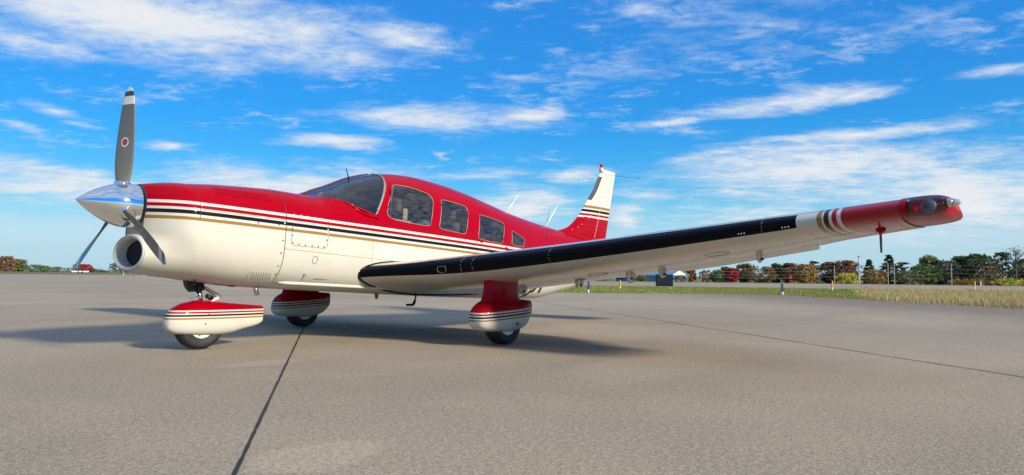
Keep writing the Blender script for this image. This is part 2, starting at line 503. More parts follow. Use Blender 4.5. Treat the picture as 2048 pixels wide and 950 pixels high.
def concrete_mat(name, base, dark, fine=1.0, apron_marks=False):
    m, t, b = new_mat(name)
    co = t.coord()
    big = t.noise(co, .16, 4, .55); mid = t.noise(co, 1.1, 6, .6, .4)
    st = t.n.new('ShaderNodeMapping'); st.inputs['Rotation'].default_value = (0, 0, rad(53)); st.inputs['Scale'].default_value = (.05, .55, 1)
    t.l.new(co, st.inputs[0]); streak = t.noise(st.outputs[0], 1.0, 5, .6)
    grit = t.noise(co, 95*fine, 3, .75); grit2 = t.noise(co, 260*fine, 2, .7); pit = t.noise(co, 34*fine, 4, .7)
    c = t.mix(t.smooth(big, .32, .66), col4(tuple(v*1.04 for v in base)), col4(tuple(v*.74 for v in base)))
    blot = t.noise(co, .45, 6, .65, .8)
    c = t.mix(t.math('MULTIPLY', t.smooth(blot, .50, .72), .45), c, (base[0]*.72, base[1]*.71, base[2]*.70, 1))
    c = t.mix(t.math('MULTIPLY', t.smooth(mid, .42, .72), .35), c, (base[0]*1.12, base[1]*1.10, base[2]*1.02, 1))
    c = t.mix(t.math('MULTIPLY', t.smooth(streak, .52, .74), .38), c, col4(dark))
    if apron_marks:
        # dusty patch with an uneven edge, and the grimy, rubbered strip along the grass edge
        x, y, z = t.sep(co)
        wob = t.math('MULTIPLY', t.math('SUBTRACT', t.noise(co, 2.5, 5, .6), .5), 1.3)
        for (px_, py_, rx, ry, amt) in [(-.80, -3.97, .30, .21, .34), (.62, -1.30, .34, .16, .25), (2.4, -3.6, .9, .5, .12)]:
            q = t.math('SQRT', t.math('ADD', t.math('POWER', t.math('DIVIDE', t.math('SUBTRACT', x, px_), rx), 2.), t.math('POWER', t.math('DIVIDE', t.math('SUBTRACT', y, py_), ry), 2.)))
            c = t.mix(t.math('MULTIPLY', t.smooth(t.math('ADD', q, wob), 1.08, .80), amt), c, (base[0]*1.5, base[1]*1.5, base[2]*1.48, 1))
        dd = t.math('ADD', t.math('MULTIPLY', t.math('SUBTRACT', x, 18.5), -.725), t.math('MULTIPLY', t.math('ADD', y, 4.8), .69))
        dd = t.math('ADD', dd, t.math('MULTIPLY', t.math('SUBTRACT', t.noise(st.outputs[0], 2.2, 6, .65), .5), 5.0))
        c = t.mix(t.math('MULTIPLY', t.smooth(dd, 7.0, .6), .92), c, col4(tuple(v*.66 for v in dark)))
        for (ox, oy, k_) in [(1.6, 2.2, .30), (3.05, .2, .26), (.62, 1.0, .22), (2.6, -1.1, .18)]:      # oil drips under the engine and parked wheels
            q = t.math('SQRT', t.math('ADD', t.math('POWER', t.math('SUBTRACT', x, ox), 2.), t.math('POWER', t.math('SUBTRACT', y, oy), 2.)))
            c = t.mix(t.math('MULTIPLY', t.smooth(t.math('ADD', q, t.math('MULTIPLY', wob, .25)), k_, .02), .35), c, (.10, .085, .07, 1))
    g = t.math('ADD', t.math('MULTIPLY', grit, .5), t.math('ADD', t.math('MULTIPLY', grit2, .25), t.math('MULTIPLY', pit, .25)))
    c = t.mix(t.smooth(g, .50, .60), c, col4(tuple(min(.8, v*1.40) for v in base)))
    c = t.mix(t.smooth(g, .50, .40), c, col4(tuple(v*.40 for v in base)))
    t.put(b.inputs['Base Color'], c); b.inputs['Roughness'].default_value = .88
    b.inputs['Specular IOR Level'].default_value = .3
    bn = t.n.new('ShaderNodeBump'); bn.inputs['Strength'].default_value = .35; bn.inputs['Distance'].default_value = .005
    t.l.new(g, bn.inputs['Height']); t.l.new(bn.outputs[0], b.inputs['Normal'])
    return m
M['apron'] = concrete_mat('apron_concrete', (.375, .307, .222), (.20, .162, .122), 1.0, True)
M['runway'] = concrete_mat('runway_asphalt', (.35, .285, .205), (.22, .175, .13), .3)
M['joint'] = plain('joint_sealant', (.022, .020, .018), .8, vary=.5, vscale=3)

APRON = [(-12, -38), (8, -17.5), (18.53, -4.78), (22.45, -.67), (25.6, 2.9), (25.95, 3.9), (25.2, 5.4), (23.42, 7.55), (20.86, 10.82), (18.6, 16.5), (20.5, 20.5),
         (60, 66), (108, 118), (62, 128.3), (41.5, 151.2), (-20, 200), (-260, 300), (-260, -120), (-60, -90)]
def sheet(name, poly, z, mat):
    tris = tessellate_polygon([[Vector((p[0], p[1], 0)) for p in poly]])
    o = mesh_obj(name, [(p[0], p[1], z) for p in poly], [tuple(t) for t in tris], mat, recalc=False)
    bm = bmesh.new(); bm.from_mesh(o.data)
    for f in bm.faces:
        if f.normal.z < 0: f.normal_flip()
    bm.to_mesh(o.data); bm.free()
    return structure(o)
# smooth the corner of the apron edge
apron = sheet('apron', APRON, 0.0, M['apron'])
nd = Vector((-.36, .93)).normalized()
near, far = Vector((43.8, 12)), Vector((80, 22))
rw = [near - nd*160, near + nd*260, far + nd*260, far - nd*160]
runway = sheet('runway', [(p.x, p.y) for p in rw], -.012, M['runway'])

random.seed(4)
def joint(p0, p1, w, wob=.012, n=60, z=.004, name='joint', mat=None):
    p0, p1 = Vector(p0), Vector(p1); d = (p1-p0); L = d.length; d.normalize(); nrm = Vector((-d.y, d.x))
    V, F = [], []
    o1 = 0
    for i in range(n+1):
        o1 = o1*.8 + random.uniform(-wob, wob)*.5
        ww = w*random.uniform(.75, 1.25)/2
        c = p0 + d*L*i/n + nrm*o1
        V += [(c.x+nrm.x*ww, c.y+nrm.y*ww, z), (c.x-nrm.x*ww, c.y-nrm.y*ww, z)]
        if i: F.append((2*i-2, 2*i-1, 2*i+1, 2*i))
    return mesh_obj(name, V, F, mat or M['joint'], apron)
jd = Vector((.597, .802)); jn = Vector((.802, -.597))
J0 = Vector((-1.139, -3.96))
joint(J0 - jd*9, Vector((2.97, 1.56)) + jd*.05, .013, .0016, 200)
joint(Vector((2.97, 1.56)) + jd*.05, Vector((2.97, 1.56)) + jd*15, .014, .006, 80)
joint((-1.2, -12.0), (14.6, 7.75), .016, .012, 140)
jc = Vector((19.4, 33.0))
joint(jc - jn*24, jc + jn*5.5, .10, .03, 60)
joint(jc - jn*60, jc - jn*24, .10, .03, 40)
M['hair'] = plain('pale_hairline', (.42, .38, .31), .9)
joint((-2.6, 1.55), (1.74, -2.71), .006, .004, 90, .003, 'hairline_crack', M['hair'])
joint((1.74, -2.71), (7.0, -7.7), .006, .004, 90, .003, 'hairline_crack', M['hair'])
# ------------------------------------------------------------------ the aircraft
TH, XM = 0.05107, 3.00295                 # nose-up stance on its gear, and where the main wheels touch
plane = empty('light_aircraft')
plane.rotation_euler = (0, TH, 0)
_c, _s = math.cos(TH), math.sin(TH)
plane.location = (XM - XM*_c, 0, XM*_s)
tag(plane, 'red and cream low-wing single-engine propeller aircraft parked on the concrete apron', 'aircraft')

FX = [.45, .65, .9, 1.28, 1.58, 1.67, 1.85, 2.02, 2.27, 2.57, 2.82, 3.04, 3.44, 3.875, 4.34, 4.85, 5.4, 6.0, 6.6, 7.2, 7.68]
FT = [1.318, 1.343, 1.365, 1.387, 1.389, 1.395, 1.475, 1.545, 1.664, 1.757, 1.793, 1.806, 1.793, 1.753, 1.690, 1.617, 1.565, 1.52, 1.48, 1.42, 1.33]
FB = [.505, .485, .465, .455, .452, .452, .45, .45, .45, .45, .449, .448, .448, .452, .458, .462, .478, .575, .705, .86, .98]
FW = [.50, .53, .55, .57, .585, .587, .594, .60, .608, .615, .615, .615, .612, .60, .57, .51, .43, .335, .235, .14, .06]
FM = [.93, .935, .94, .95, .96, .965, .97, .98, .985, .99, .995, 1.0, 1.0, .995, .98, .98, 1.0, 1.04, 1.1, 1.14, 1.17]
FU = [3.0, 3.0, 3.0, 3.0, 2.8, 2.7, 2.5, 2.4, 2.4, 2.5, 2.6, 2.6, 2.55, 2.45, 2.3, 2.2, 2.1, 2.05, 2, 2, 2]
FL = [2.6, 2.8, 3.0, 3.2, 3.4, 3.4, 3.5, 3.6, 3.8, 3.9, 4, 4, 4, 3.8, 3.5, 3.2, 2.9, 2.6, 2.4, 2.3, 2.2]
_fc = {}
def fus(x):
    k = round(x, 4)
    if k not in _fc: _fc[k] = [pchip(FX, T, x) for T in (FT, FB, FW, FM, FU, FL)]
    return _fc[k]
def ysurf(x, z):
    zt, zb, w, zm, nu, nl = fus(x)
    if z >= zt or z <= zb: return 0.
    if z >= zm: return w*(1-((z-zm)/(zt-zm))**nu)**(1/nu)
    return w*(1-((zm-z)/(zm-zb))**nl)**(1/nl)
def surf_pt(x, z, side=-1, lift=0.):
    """a point of the skin on one side and its outward normal"""
    e = .004
    y = ysurf(x, z)
    gx = (ysurf(x+e, z)-ysurf(x-e, z))/(2*e); gz = (ysurf(x, z+e)-ysurf(x, z-e))/(2*e)
    n = Vector((-gx, 1, -gz)).normalized()
    p = Vector((x, y, z)) + n*lift
    return Vector((p.x, side*p.y, p.z)), Vector((n.x, side*n.y, n.z))
NH = 40
def half_profile(x):
    """(y, z) from the crown down one side to the keel"""
    zt, zb, w, zm, nu, nl = fus(x)
    out = []
    for k in range(NH+1):
        th = math.pi/2 - math.pi*k/NH
        cth, sth = math.cos(th), math.sin(th)
        n = nu if sth >= 0 else nl
        y = w*max(0, cth)**(2/n)
        z = zm + ((zt-zm) if sth >= 0 else (zm-zb))*math.copysign(abs(sth)**(2/n), sth)
        out.append((0. if k in (0, NH) else y, z))
    return out
def ring(x):
    h = half_profile(x)
    return [Vector((x, -y, z)) for y, z in h] + [Vector((x, y, z)) for y, z in h[-2:0:-1]]

def frange(a, b, n): return [a+(b-a)*i/n for i in range(n+1)]

# cabin and tail cone as a thin shell, with the windows cut out of it
xs = frange(1.222, 5.4, 110) + frange(5.4, 7.68, 40)[1:]
V, F = loft([ring(x) for x in xs], True, False)
fuselage = mesh_obj('fuselage', V, F, M['fus'], plane, smooth=True)
fuselage.data.materials.append(M['inside'])
sd = fuselage.modifiers.new('shell', 'SOLIDIFY'); sd.thickness = .022; sd.offset = -1; sd.material_offset = 1; sd.material_offset_rim = 0

WIN = [
    [(2.555, 1.600), (2.575, 1.612), (2.70, 1.618), (2.85, 1.604), (2.97, 1.584), (3.03, 1.565), (3.062, 1.530), (3.062, 1.486), (2.985, 1.235), (2.968, 1.213),
     (2.93, 1.205), (2.68, 1.208), (2.476, 1.219), (2.42, 1.234), (2.39, 1.262), (2.388, 1.30), (2.42, 1.385)],
    [(3.205, 1.522), (3.225, 1.535), (3.315, 1.535), (3.56, 1.518), (3.61, 1.506), (3.638, 1.478), (3.637, 1.441), (3.56, 1.205), (3.545, 1.185), (3.51, 1.176),
     (3.286, 1.186), (3.155, 1.195), (3.128, 1.206), (3.122, 1.235)],
    [(3.85, 1.430), (3.866, 1.442), (4.015, 1.436), (4.25, 1.416), (4.315, 1.404), (4.35, 1.378), (4.340, 1.341), (4.258, 1.155), (4.242, 1.138), (4.205, 1.129),
     (3.947, 1.137), (3.81, 1.147), (3.785, 1.160), (3.78, 1.19)],
    [(4.508, 1.308), (4.522, 1.318), (4.54, 1.312), (4.76, 1.255), (4.782, 1.245), (4.786, 1.229), (4.748, 1.150), (4.735, 1.138), (4.712, 1.132),
     (4.50, 1.141), (4.475, 1.148), (4.466, 1.162)]]
def densify(poly, step=.02):
    out = []
    for i, p in enumerate(poly):
        q = poly[(i+1) % len(poly)]
        n = max(1, int(math.hypot(q[0]-p[0], q[1]-p[1])/step))
        for k in range(n): out.append((p[0]+(q[0]-p[0])*k/n, p[1]+(q[1]-p[1])*k/n))
    return out
def grow(poly, d):
    cx = sum(p[0] for p in poly)/len(poly); cz = sum(p[1] for p in poly)/len(poly)
    return [(p[0]+(p[0]-cx)/max(1e-6, math.hypot(p[0]-cx, p[1]-cz))*d, p[1]+(p[1]-cz)/max(1e-6, math.hypot(p[0]-cx, p[1]-cz))*d) for p in poly]
SHIELD = [(1.655, 1.402), (1.69, 1.376), (1.755, 1.364), (1.833, 1.361), (1.90, 1.350), (1.95, 1.327), (1.983, 1.306), (2.053, 1.263), (2.10, 1.245), (2.15, 1.235), (2.206, 1.235),
          (2.235, 1.246), (2.259, 1.272), (2.324, 1.371), (2.412, 1.502), (2.474, 1.595), (2.516, 1.672), (2.555, 1.74), (2.585, 1.80), (2.60, 1.95), (1.60, 1.95)]
cutters = []
def prism(poly):
    n = len(poly)
    v = [(x, -1.2, z) for x, z in poly] + [(x, 1.2, z) for x, z in poly]
    f = [tuple(range(n)), tuple(range(2*n-1, n-1, -1))] + [(i, (i+1) % n, n+(i+1) % n, n+i) for i in range(n)]
    return v, f
for poly in WIN + [SHIELD]:
    c = mesh_obj('cutter', *prism(poly), None, plane); cutters.append(c)
    bo = fuselage.modifiers.new('cut', 'BOOLEAN'); bo.operation = 'DIFFERENCE'; bo.object = c; bo.solver = 'EXACT'
dg = bpy.context.evaluated_depsgraph_get()
me = bpy.data.meshes.new_from_object(fuselage.evaluated_get(dg))
fuselage.modifiers.clear(); old = fuselage.data; fuselage.data = me; me.name = 'fuselage'
bpy.data.meshes.remove(old)
for c in cutters:
    d = c.data; bpy.data.objects.remove(c); bpy.data.meshes.remove(d)
autosmooth(fuselage, 30)

def window(poly, side):
    P = densify(grow(poly, .004), .03)
    cx = sum(p[0] for p in P)/len(P); cz = sum(p[1] for p in P)/len(P)
    V, F = [], []; n = len(P); R = 6
    for r in range(1, R+1):
        for p in P:
            x, z = cx+(p[0]-cx)*r/R, cz+(p[1]-cz)*r/R
            V.append((x, side*(ysurf(x, z)-.008), z))
    V.append((cx, side*(ysurf(cx, cz)-.008), cz))
    for r in range(R-1):
        for i in range(n): F.append((r*n+i, r*n+(i+1) % n, (r+1)*n+(i+1) % n, (r+1)*n+i))
    for i in range(n): F.append((len(V)-1, (i+1) % n, i))
    o = mesh_obj('window', V, F, M['tint'], fuselage, smooth=True)
    # metal trim round the pane
    path = [Vector((x, side*(ysurf(x, z)-.001), z)) for x, z in densify(poly, .03)]
    path.append(path[0])
    V, F = tube(path, .0034, 6, False)
    mesh_obj('window_trim', V, F, M['trim'], o if False else fuselage, smooth=True)
for side in (-1, 1):
    for poly in WIN: window(poly, side)

# windscreen: wraps over from one side to the other, split by a centre post
def shield_low(x):
    zl = None
    pts = SHIELD[:19]
    for i in range(len(pts)-1):
        (xa, za), (xb, zb_) = pts[i], pts[i+1]
        if xa <= x <= xb or xb <= x <= xa:
            z = za+(zb_-za)*((x-xa)/(xb-xa) if xb != xa else 0)
            zl = z if zl is None else max(zl, z)
    return zl
gx = frange(1.662, 2.578, 46); NT_ = 28
for side in (-1, 1):
    V, F = [], []
    for x in gx:
        zt = fus(x)[0]; zl = min(shield_low(x), zt-.002)
        yl = ysurf(x, zl)
        for k in range(NT_+1):
            # march in y (crown) so that the sheet follows the crown smoothly
            f = k/NT_
            y = .006 + (yl-.006)*math.sin(f*math.pi/2)
            y = min(y, yl)
            w, zm, nu = fus(x)[2], fus(x)[3], fus(x)[4]
            z = zm+(zt-zm)*(max(0., 1-(y/w)**nu))**(1/nu)
            V.append((x, side*y, z-.006))
    for i in range(len(gx)-1):
        for k in range(NT_):
            a = i*(NT_+1)+k; F.append((a, a+1, a+NT_+2, a+NT_+1))
    mesh_obj('windscreen', V, F, M['clear'], fuselage, smooth=True)
# centre post and aft hoop
path = [Vector((x, 0, fus(x)[0]-.004)) for x in frange(1.655, 2.57, 24)]
mesh_obj('windscreen_post', *tube(path, .012, 8), plain('post_paint', (.09, .012, .018), .4), fuselage, smooth=True)
def rail(pts, side, r, mat, name, lift=.002):
    path = []
    for x, z in densify(pts+[pts[-1]], .03)[:-1]:
        zt = fus(x)[0]
        path.append(Vector((x, side*ysurf(x, min(z, zt-.001)), min(z, zt-.001))))
    return mesh_obj(name, *tube(path, r, 6), mat, fuselage, smooth=True)
for side in (-1, 1):
    rail([(2.232, 1.243)] + SHIELD[12:18] + [(2.563, 1.754)], side, .007, M['trim'], 'windscreen_trim')
    # faired lip along the lower edge of the windscreen
    pts = SHIELD[4:11] + [(2.25, 1.225)]
    path = []
    for x, z in densify(pts, .03)[:26]:
        p, n = surf_pt(x, z-.014, side, .004); path.append(p)
    rr = [.004+.012*math.sin(math.pi*min(1, i/(len(path)-1)*1.1)) for i in range(len(path))]
    mesh_obj('windscreen_fairing', *tube(path, [max(.003, r) for r in rr], 10), M['red'], fuselage, smooth=True)

# ---- cowling
cowl_x = frange(.45, 1.222, 30)
V, F = loft([ring(x) for x in cowl_x], True, False)
cowling = mesh_obj('engine_cowling', V, F, M['fus'], plane, smooth=True)
# nose bowl: from the squared cowling to a pear shaped front with the spinner hole above the air inlet
SPZ, SPR, SPX = 1.082, .183, .130        # spinner centre height, radius, back plate
IZ, IW, IH = .695, .285, .150            # inlet centre height, half width, half height
ztF, zbF = SPZ+SPR+.010, IZ-IH-.008
def front_half(z):
    ys = [0.]
    if abs(z-SPZ) < SPR+.010: ys.append(math.sqrt((SPR+.010)**2-(z-SPZ)**2))
    if abs(z-IZ) < IH+.008: ys.append((IW+.01)*math.sqrt(max(0, 1-((z-IZ)/(IH+.008))**2)))
    y = max(ys)
    neck = .165*math.exp(-((z-.885)/.10)**4)
    return max(y, neck)
NS = 16
hA = half_profile(.45)
secs = []
for i in range(NS+1):
    s = i/NS
    ring_pts = []
    for k, (ya, za) in enumerate(hA):
        f = (za-hA[-1][1])/(hA[0][1]-hA[-1][1])
        zf = zbF+(ztF-zbF)*f
        yf = 0. if k in (0, len(hA)-1) else front_half(zf)
        g = math.sin(s*math.pi/2)**.85
        gz = math.sin(s*math.pi/2)
        low = sm(.86, .70, zf)
        x = .150 + (.45-.150)*s
        x -= (1-s)*.028*low
        # the inlet duct keeps its round outside further aft than the rest of the bowl
        gy = g*(1-low) + (s**1.1)*low
        ring_pts.append((x, yf+(ya-yf)*gy, zf+(za-zf)*gz))
    secs.append([Vector((x, -y, z)) for x, y, z in ring_pts] + [Vector((x, y, z)) for x, y, z in ring_pts[-2:0:-1]])
V, F = loft(secs, True, False)
bowl = mesh_obj('nose_bowl', V, F, M['fus'], plane, smooth=True)
# bulkhead behind the spinner, down to the inlet
outl = []
zz = frange(ztF-.002, IZ+.02, 40)
left = [(-front_half(z), z) for z in zz]; right = [(front_half(z), z) for z in zz[::-1]]
arc = [((IW-.012)*math.cos(a), IZ+(IH-.012)*math.sin(a)) for a in frange(.14, math.pi-.14, 24)]
poly = left[::1] + [] + [(p[0], p[1]) for p in arc[::-1]] + right
tri = tessellate_polygon([[Vector((p[0], p[1], 0)) for p in poly]])
mesh_obj('front_bulkhead', [(.158, p[0], p[1]) for p in poly], [tuple(t) for t in tri], M['cream'], bowl)
# rounded inlet lip and duct
def oval(x, w, hgt, n=48, z=IZ): return [Vector((x, w*math.cos(2*math.pi*k/n), z+hgt*math.sin(2*math.pi*k/n))) for k in range(n)]
duct = [oval(.165, IW+.012, IH+.010), oval(.128, IW+.008, IH+.006), oval(.112, IW-.004, IH-.005), oval(.110, IW-.016, IH-.017), oval(.120, IW-.028, IH-.028), oval(.150, IW-.036, IH-.034),
        oval(.24, IW-.045, IH-.040), oval(.34, IW-.05, IH-.042)]
mesh_obj('air_inlet', *loft(duct, True, False), M['cream'], bowl, smooth=True)
mesh_obj('inlet_baffle', *loft([oval(.205, IW-.042, IH-.037), oval(.23, IW-.046, IH-.04)], True, True), M['black'], bowl)

# seams, louvres, fasteners of the cowling
def seam(pts, name='panel_seam', r=.0022, parent=None, side=-1, mat=None):
    path = [surf_pt(x, z, side, .0004)[0] for x, z in pts]
    return mesh_obj(name, *tube(path, r, 6, False), mat or M['seam'], parent or cowling, smooth=True)
for side in (-1, 1):
    seam([(1.222, z) for z in frange(1.375, .53, 36)], side=side, r=.003)
    seam([(.452, z) for z in frange(1.30, .99, 16)], side=side, r=.0022)
    seam([(x, 1.071) for x in frange(.46, 1.215, 24)], side=side, r=.0012)
    acc = [(1.285, z) for z in frange(1.092, .875, 10)] + [(1.292, .858), (1.312, .850)] + [(x, .849) for x in frange(1.33, 1.63, 10)] + [(1.655, .858), (1.667, .885)] + [(1.669, z) for z in frange(.90, 1.12, 10)]
    seam(acc, side=side, r=.0016, parent=fuselage)
    seam([(x, .812-.018*(x-1.23)) for x in frange(1.225, 2.6, 30)], side=side, r=.0012, parent=fuselage)
    seam([(2.20, z) for z in frange(1.0, .60, 14)], side=side, r=.0010, parent=fuselage)
    seam([(4.43, z) for z in frange(1.46, 1.12, 10)], side=side, r=.0014, parent=fuselage)
    seam([(3.74, z) for z in frange(1.10, .85, 8)], side=side, r=.0010, parent=fuselage)
    seam([(4.44+(1.1*i/14), 1.43-.115*i/14) for i in range(15)], side=side, r=.0016, parent=fuselage)
V, F = revolve_z([(-.002, .0072), (.002, .0072), (.0036, .0052), (.0036, .0022), (.0018, .0018)], 10)
scr = mesh_obj('fastener', V, F, M['screw'], cowling, smooth=False)
scr_w = mesh_obj('fastener', V, F, M['screw_w'], cowling, smooth=False)
used = {id(scr): False, id(scr_w): False}
def put_screw(src, p, n, parent, s=1.0):
    o = src if not used[id(src)] else src.copy()
    if used[id(src)]: COL.objects.link(o)
    used[id(src)] = True
    o.parent = parent; o.location = p; o.scale = (s, s, s)
    o.rotation_mode = 'QUATERNION'; o.rotation_quaternion = n.to_track_quat('Z', 'Y')
for x, z in [(1.199, .884), (1.192, .771), (1.195, .655), (1.203, .58), (1.285, 1.0), (1.288, .94), (1.30, .872), (1.36, .862), (1.43, .861), (1.50, .861), (1.565, .861), (1.63, .862), (1.657, .93), (1.15, 1.02), (.95, 1.017)]:
    put_screw(scr, *surf_pt(x, z, -1, .001), cowling)
for x, z in [(1.30, 1.129), (1.372, 1.130), (1.445, 1.127), (1.515, 1.126), (1.592, 1.125), (1.205, 1.042), (1.288, 1.07), (1.662, 1.03), (1.664, .985), (.465, 1.110)]:
    put_screw(scr_w, *surf_pt(x, z, -1, .001), cowling)
# row of louvres high on the cowling side
V, F = [], []
for side in (-1, 1):
    for i in range(24):
        x = .60+.47*i/23
        pz = [surf_pt(x, z, side, .0)[0] for z in frange(1.228, 1.286, 4)]
        pf = [surf_pt(x+.010, z, side, .007)[0] for z in frange(1.228, 1.286, 4)]
        v, f = loft([pz, pf], False, False)
        V, F = join((V, F), (v, f))
        v, f = loft([pf, [surf_pt(x+.013, z, side, -.001)[0] for z in frange(1.228, 1.286, 4)]], False, False)
        V, F = join((V, F), (v, f))
lou = mesh_obj('louvre_row', V, F, M['red'], cowling); lou['kind'] = 'stuff'
# heater louvre panel low on the side, cream
V, F = [], []
pan = [surf_pt(x, z, -1, .004)[0] for x, z in [(.93, .60), (1.185, .60), (1.185, .508), (.985, .508)]]
grid = [[surf_pt(.945+.235*i/10+(.03*j/6), .603-.095*j/6, -1, .004)[0] for i in range(11)] for j in range(7)]
mesh_obj('louvre_panel', *loft(grid, False, False), M['cream'], cowling, smooth=True)
slotm = plain('louvre_shadow_gap', (.10, .09, .075), .8)
for i in range(9):
    x = .965+.022*i
    a = [surf_pt(x+.006*j, .592-.012*j, -1, .0045)[0] for j in range(6)]
    b = [surf_pt(x+.006+.006*j, .592-.012*j, -1, .012)[0] for j in range(6)]
    c = [surf_pt(x+.009+.006*j, .592-.012*j, -1, .0042)[0] for j in range(6)]
    mesh_obj('louvre', *loft([a, b, c], False, False), M['cream'], cowling)
# exhaust stack, drains
mesh_obj('exhaust_pipe', *tube([(1.16, -.22, .50), (1.17, -.23, .44), (1.185, -.235, .385)], [.022, .022, .021], 14), M['steel'], cowling, smooth=True)
mesh_obj('drain_pipe', *tube([(.60, -.2, .50), (.60, -.205, .46), (.585, -.21, .445)], .006, 8), M['dark'], cowling, smooth=True)
mesh_obj('fuel_cap_ring', *tube([surf_pt(1.548+.026*math.cos(a), .734+.036*math.sin(a), -1, .001)[0] for a in frange(0, 2*math.pi, 24)], .0022, 6, False), M['seam'], fuselage)
p0, n0 = surf_pt(1.475, .60, -1)
mesh_obj('static_drain', *tube([p0, p0+Vector((.012, -.02, -.03))], .006, 8), M['steel'], fuselage)

# ---- rivet rows: far too many to pick apart
V, F = [], []
def rivets(pts, r=.0032):
    global V, F
    for x, z in pts:
        p, n = surf_pt(x, z, -1, .0002)
        a = n.orthogonal().normalized(); b_ = n.cross(a)
        base = len(V)
        V.append(tuple(p+n*.0016))
        for k in range(6): V.append(tuple(p+(a*math.cos(k*math.pi/3)+b_*math.sin(k*math.pi/3))*r))
        for k in range(6): F.append((base, base+1+k, base+1+(k+1) % 6))
rivets([(x, .828-.018*(x-1.23)) for x in frange(1.24, 2.6, 42)]); rivets([(x, .842-.018*(x-1.23)) for x in frange(1.24, 1.75, 14)])
rivets([(1.70, z) for z in frange(1.0, .55, 14)]); rivets([(2.22, z) for z in frange(1.0, .55, 14)]); rivets([(2.18, z) for z in frange(1.0, .60, 12)])
rivets([(3.75, z) for z in frange(1.1, .85, 8)]); rivets([(1.235, z) for z in frange(.85, .55, 10)])
rivets([(x, .60) for x in frange(1.3, 2.2, 30)])
rv = mesh_obj('rivet_row', V, F, plain('rivet_paint', (.46, .42, .34), .5), fuselage); rv['kind'] = 'stuff'

# ---- spinner and propeller
prof = [(-.319, .0005)]
for i in range(1, 25):
    u = 1-i/24
    prof.append((.05-.369*u, SPR*(1-u**1.62)**.93))
prof += [(.10, SPR), (.128, SPR), (.130, SPR-.004)]
spinner = mesh_obj('spinner', *revolve_x(prof, 72, (0, 0, SPZ)), M['chrome'], plane)
autosmooth(spinner, 50)
PH = rad(1.65)
def blade_mesh():
    secs = []
    RB = [.12, .17, .22, .30, .40, .52, .64, .76, .86, .93, .97, .99, 1.0]
    CH = [.085, .10, .122, .150, .168, .172, .166, .152, .134, .115, .088, .055, .012]
    TK = [.070, .050, .036, .028, .022, .018, .015, .012, .010, .008, .006, .005, .003]
    BE = [50, 46, 42, 37, 32, 27.5, 24, 21, 19, 17.5, 17, 16.5, 16.5]
    for r, c, tk, be in zip(RB, CH, TK, BE):
        ringp = []
        n = 20
        for k in range(n):
            a = 2*math.pi*k/n
            yy = math.cos(a)*c/2                       # along the chord
            xx = math.sin(a)*tk/2*(1.0 if math.sin(a) < 0 else .6)
            b_ = rad(be)
            # leading edge towards +y and forward (-x)
            ringp.append(Vector((xx*math.cos(b_)-yy*math.sin(b_), yy*math.cos(b_)+xx*math.sin(b_), r)))
        secs.append(ringp)
    return loft(secs, True, True)
V, F = blade_mesh()
b0 = mesh_obj('propeller_blade', V, F, M['blade'], spinner, smooth=True)
b0.location = (.025, 0, SPZ)
def collar(ang):
    V, F = revolve_z([(.150, .062), (.172, .066), (.186, .064), (.190, .056), (.186, .050), (.16, .050)], 28)
    o = mesh_obj('blade_collar', V, F, M['chrome'], spinner, smooth=True); o.location = (.025, 0, SPZ); o.rotation_euler = (ang, 0, 0); return o
for k in range(3):
    ang = -(PH + k*2*math.pi/3)
    if k == 0: b0.rotation_euler = (ang, 0, 0)
    else: copy_part(b0, spinner, (.025, 0, SPZ), (ang, 0, 0))
    collar(ang)
for k in range(12):
    a = 2*math.pi*k/12+.2
    n = Vector((0, math.cos(a), math.sin(a)))
    put_screw(scr, Vector((.115, 0, SPZ))+n*(SPR+.0005), n, spinner, .8)

# ---- wings
def foil(c, upper, t=.15):
    yt = 5*t*(.2969*math.sqrt(c)-.126*c-.3516*c*c+.2843*c**3-.1036*c**4)
    m_, p_ = .02, .4
    yc = m_/p_**2*(2*p_*c-c*c) if c < p_ else m_/(1-p_)**2*((1-2*p_)+2*p_*c-c*c)
    return yc + (yt if upper else -yt)
LEY = [.45, .62, .80, 1.0, 1.25, 1.5, 2.0, 2.6, 3.3, 4.0, 5.25]
LEX = [2.03, 2.10, 2.20, 2.29, 2.365, 2.43, 2.53, 2.60, 2.64, 2.66, 2.665]
TEY = [.45, 1.84, 2.4, 3.0, 3.3, 3.75, 4.2, 4.45, 4.6, 5.0, 5.25]
TEX = [4.26, 4.24, 4.22, 4.19, 4.15, 4.03, 3.88, 3.80, 3.70, 3.60, 3.55]
def wing_frame(ya):
    xl, xt = pchip(LEY, LEX, ya), pchip(TEY, TEX, ya)
    zl = .655 + (ya-.65)*(1.135-.655)/4.65
    zt = .545 + (ya-.65)*(1.100-.545)/4.65
    return xl, xt, zl, zt
def wing_pt(ya, c, upper, side, tsc=1.0, dz=0.):
    xl, xt, zl, zt = wing_frame(ya)
    ch = xt-xl
    t = .152 if ya < 3 else .152+.008*(ya-3)
    tref = min(ch, 1.72)                             # the glove at the root is not thicker than the wing
    low = 1.0 if upper else (1.36-.26*sm(2.0, 5.0, ya))*(1-.20*sm(1.3, .65, ya)*(1-sm(.1, .4, c)))
    z = zl+(zt-zl)*c + foil(c, upper, t)*tref*tsc*low + dz
    return Vector((xl+ch*c, side*ya, z))
NC = 26
def cfr(c1): return [c1*(1-math.cos(math.pi/2*i/NC)) for i in range(NC+1)]
def uvmap(o, uvs):
    ul = o.data.uv_layers.new(name='span')
    for lp in o.data.loops: ul.data[lp.index].uv = uvs[lp.vertex_index]
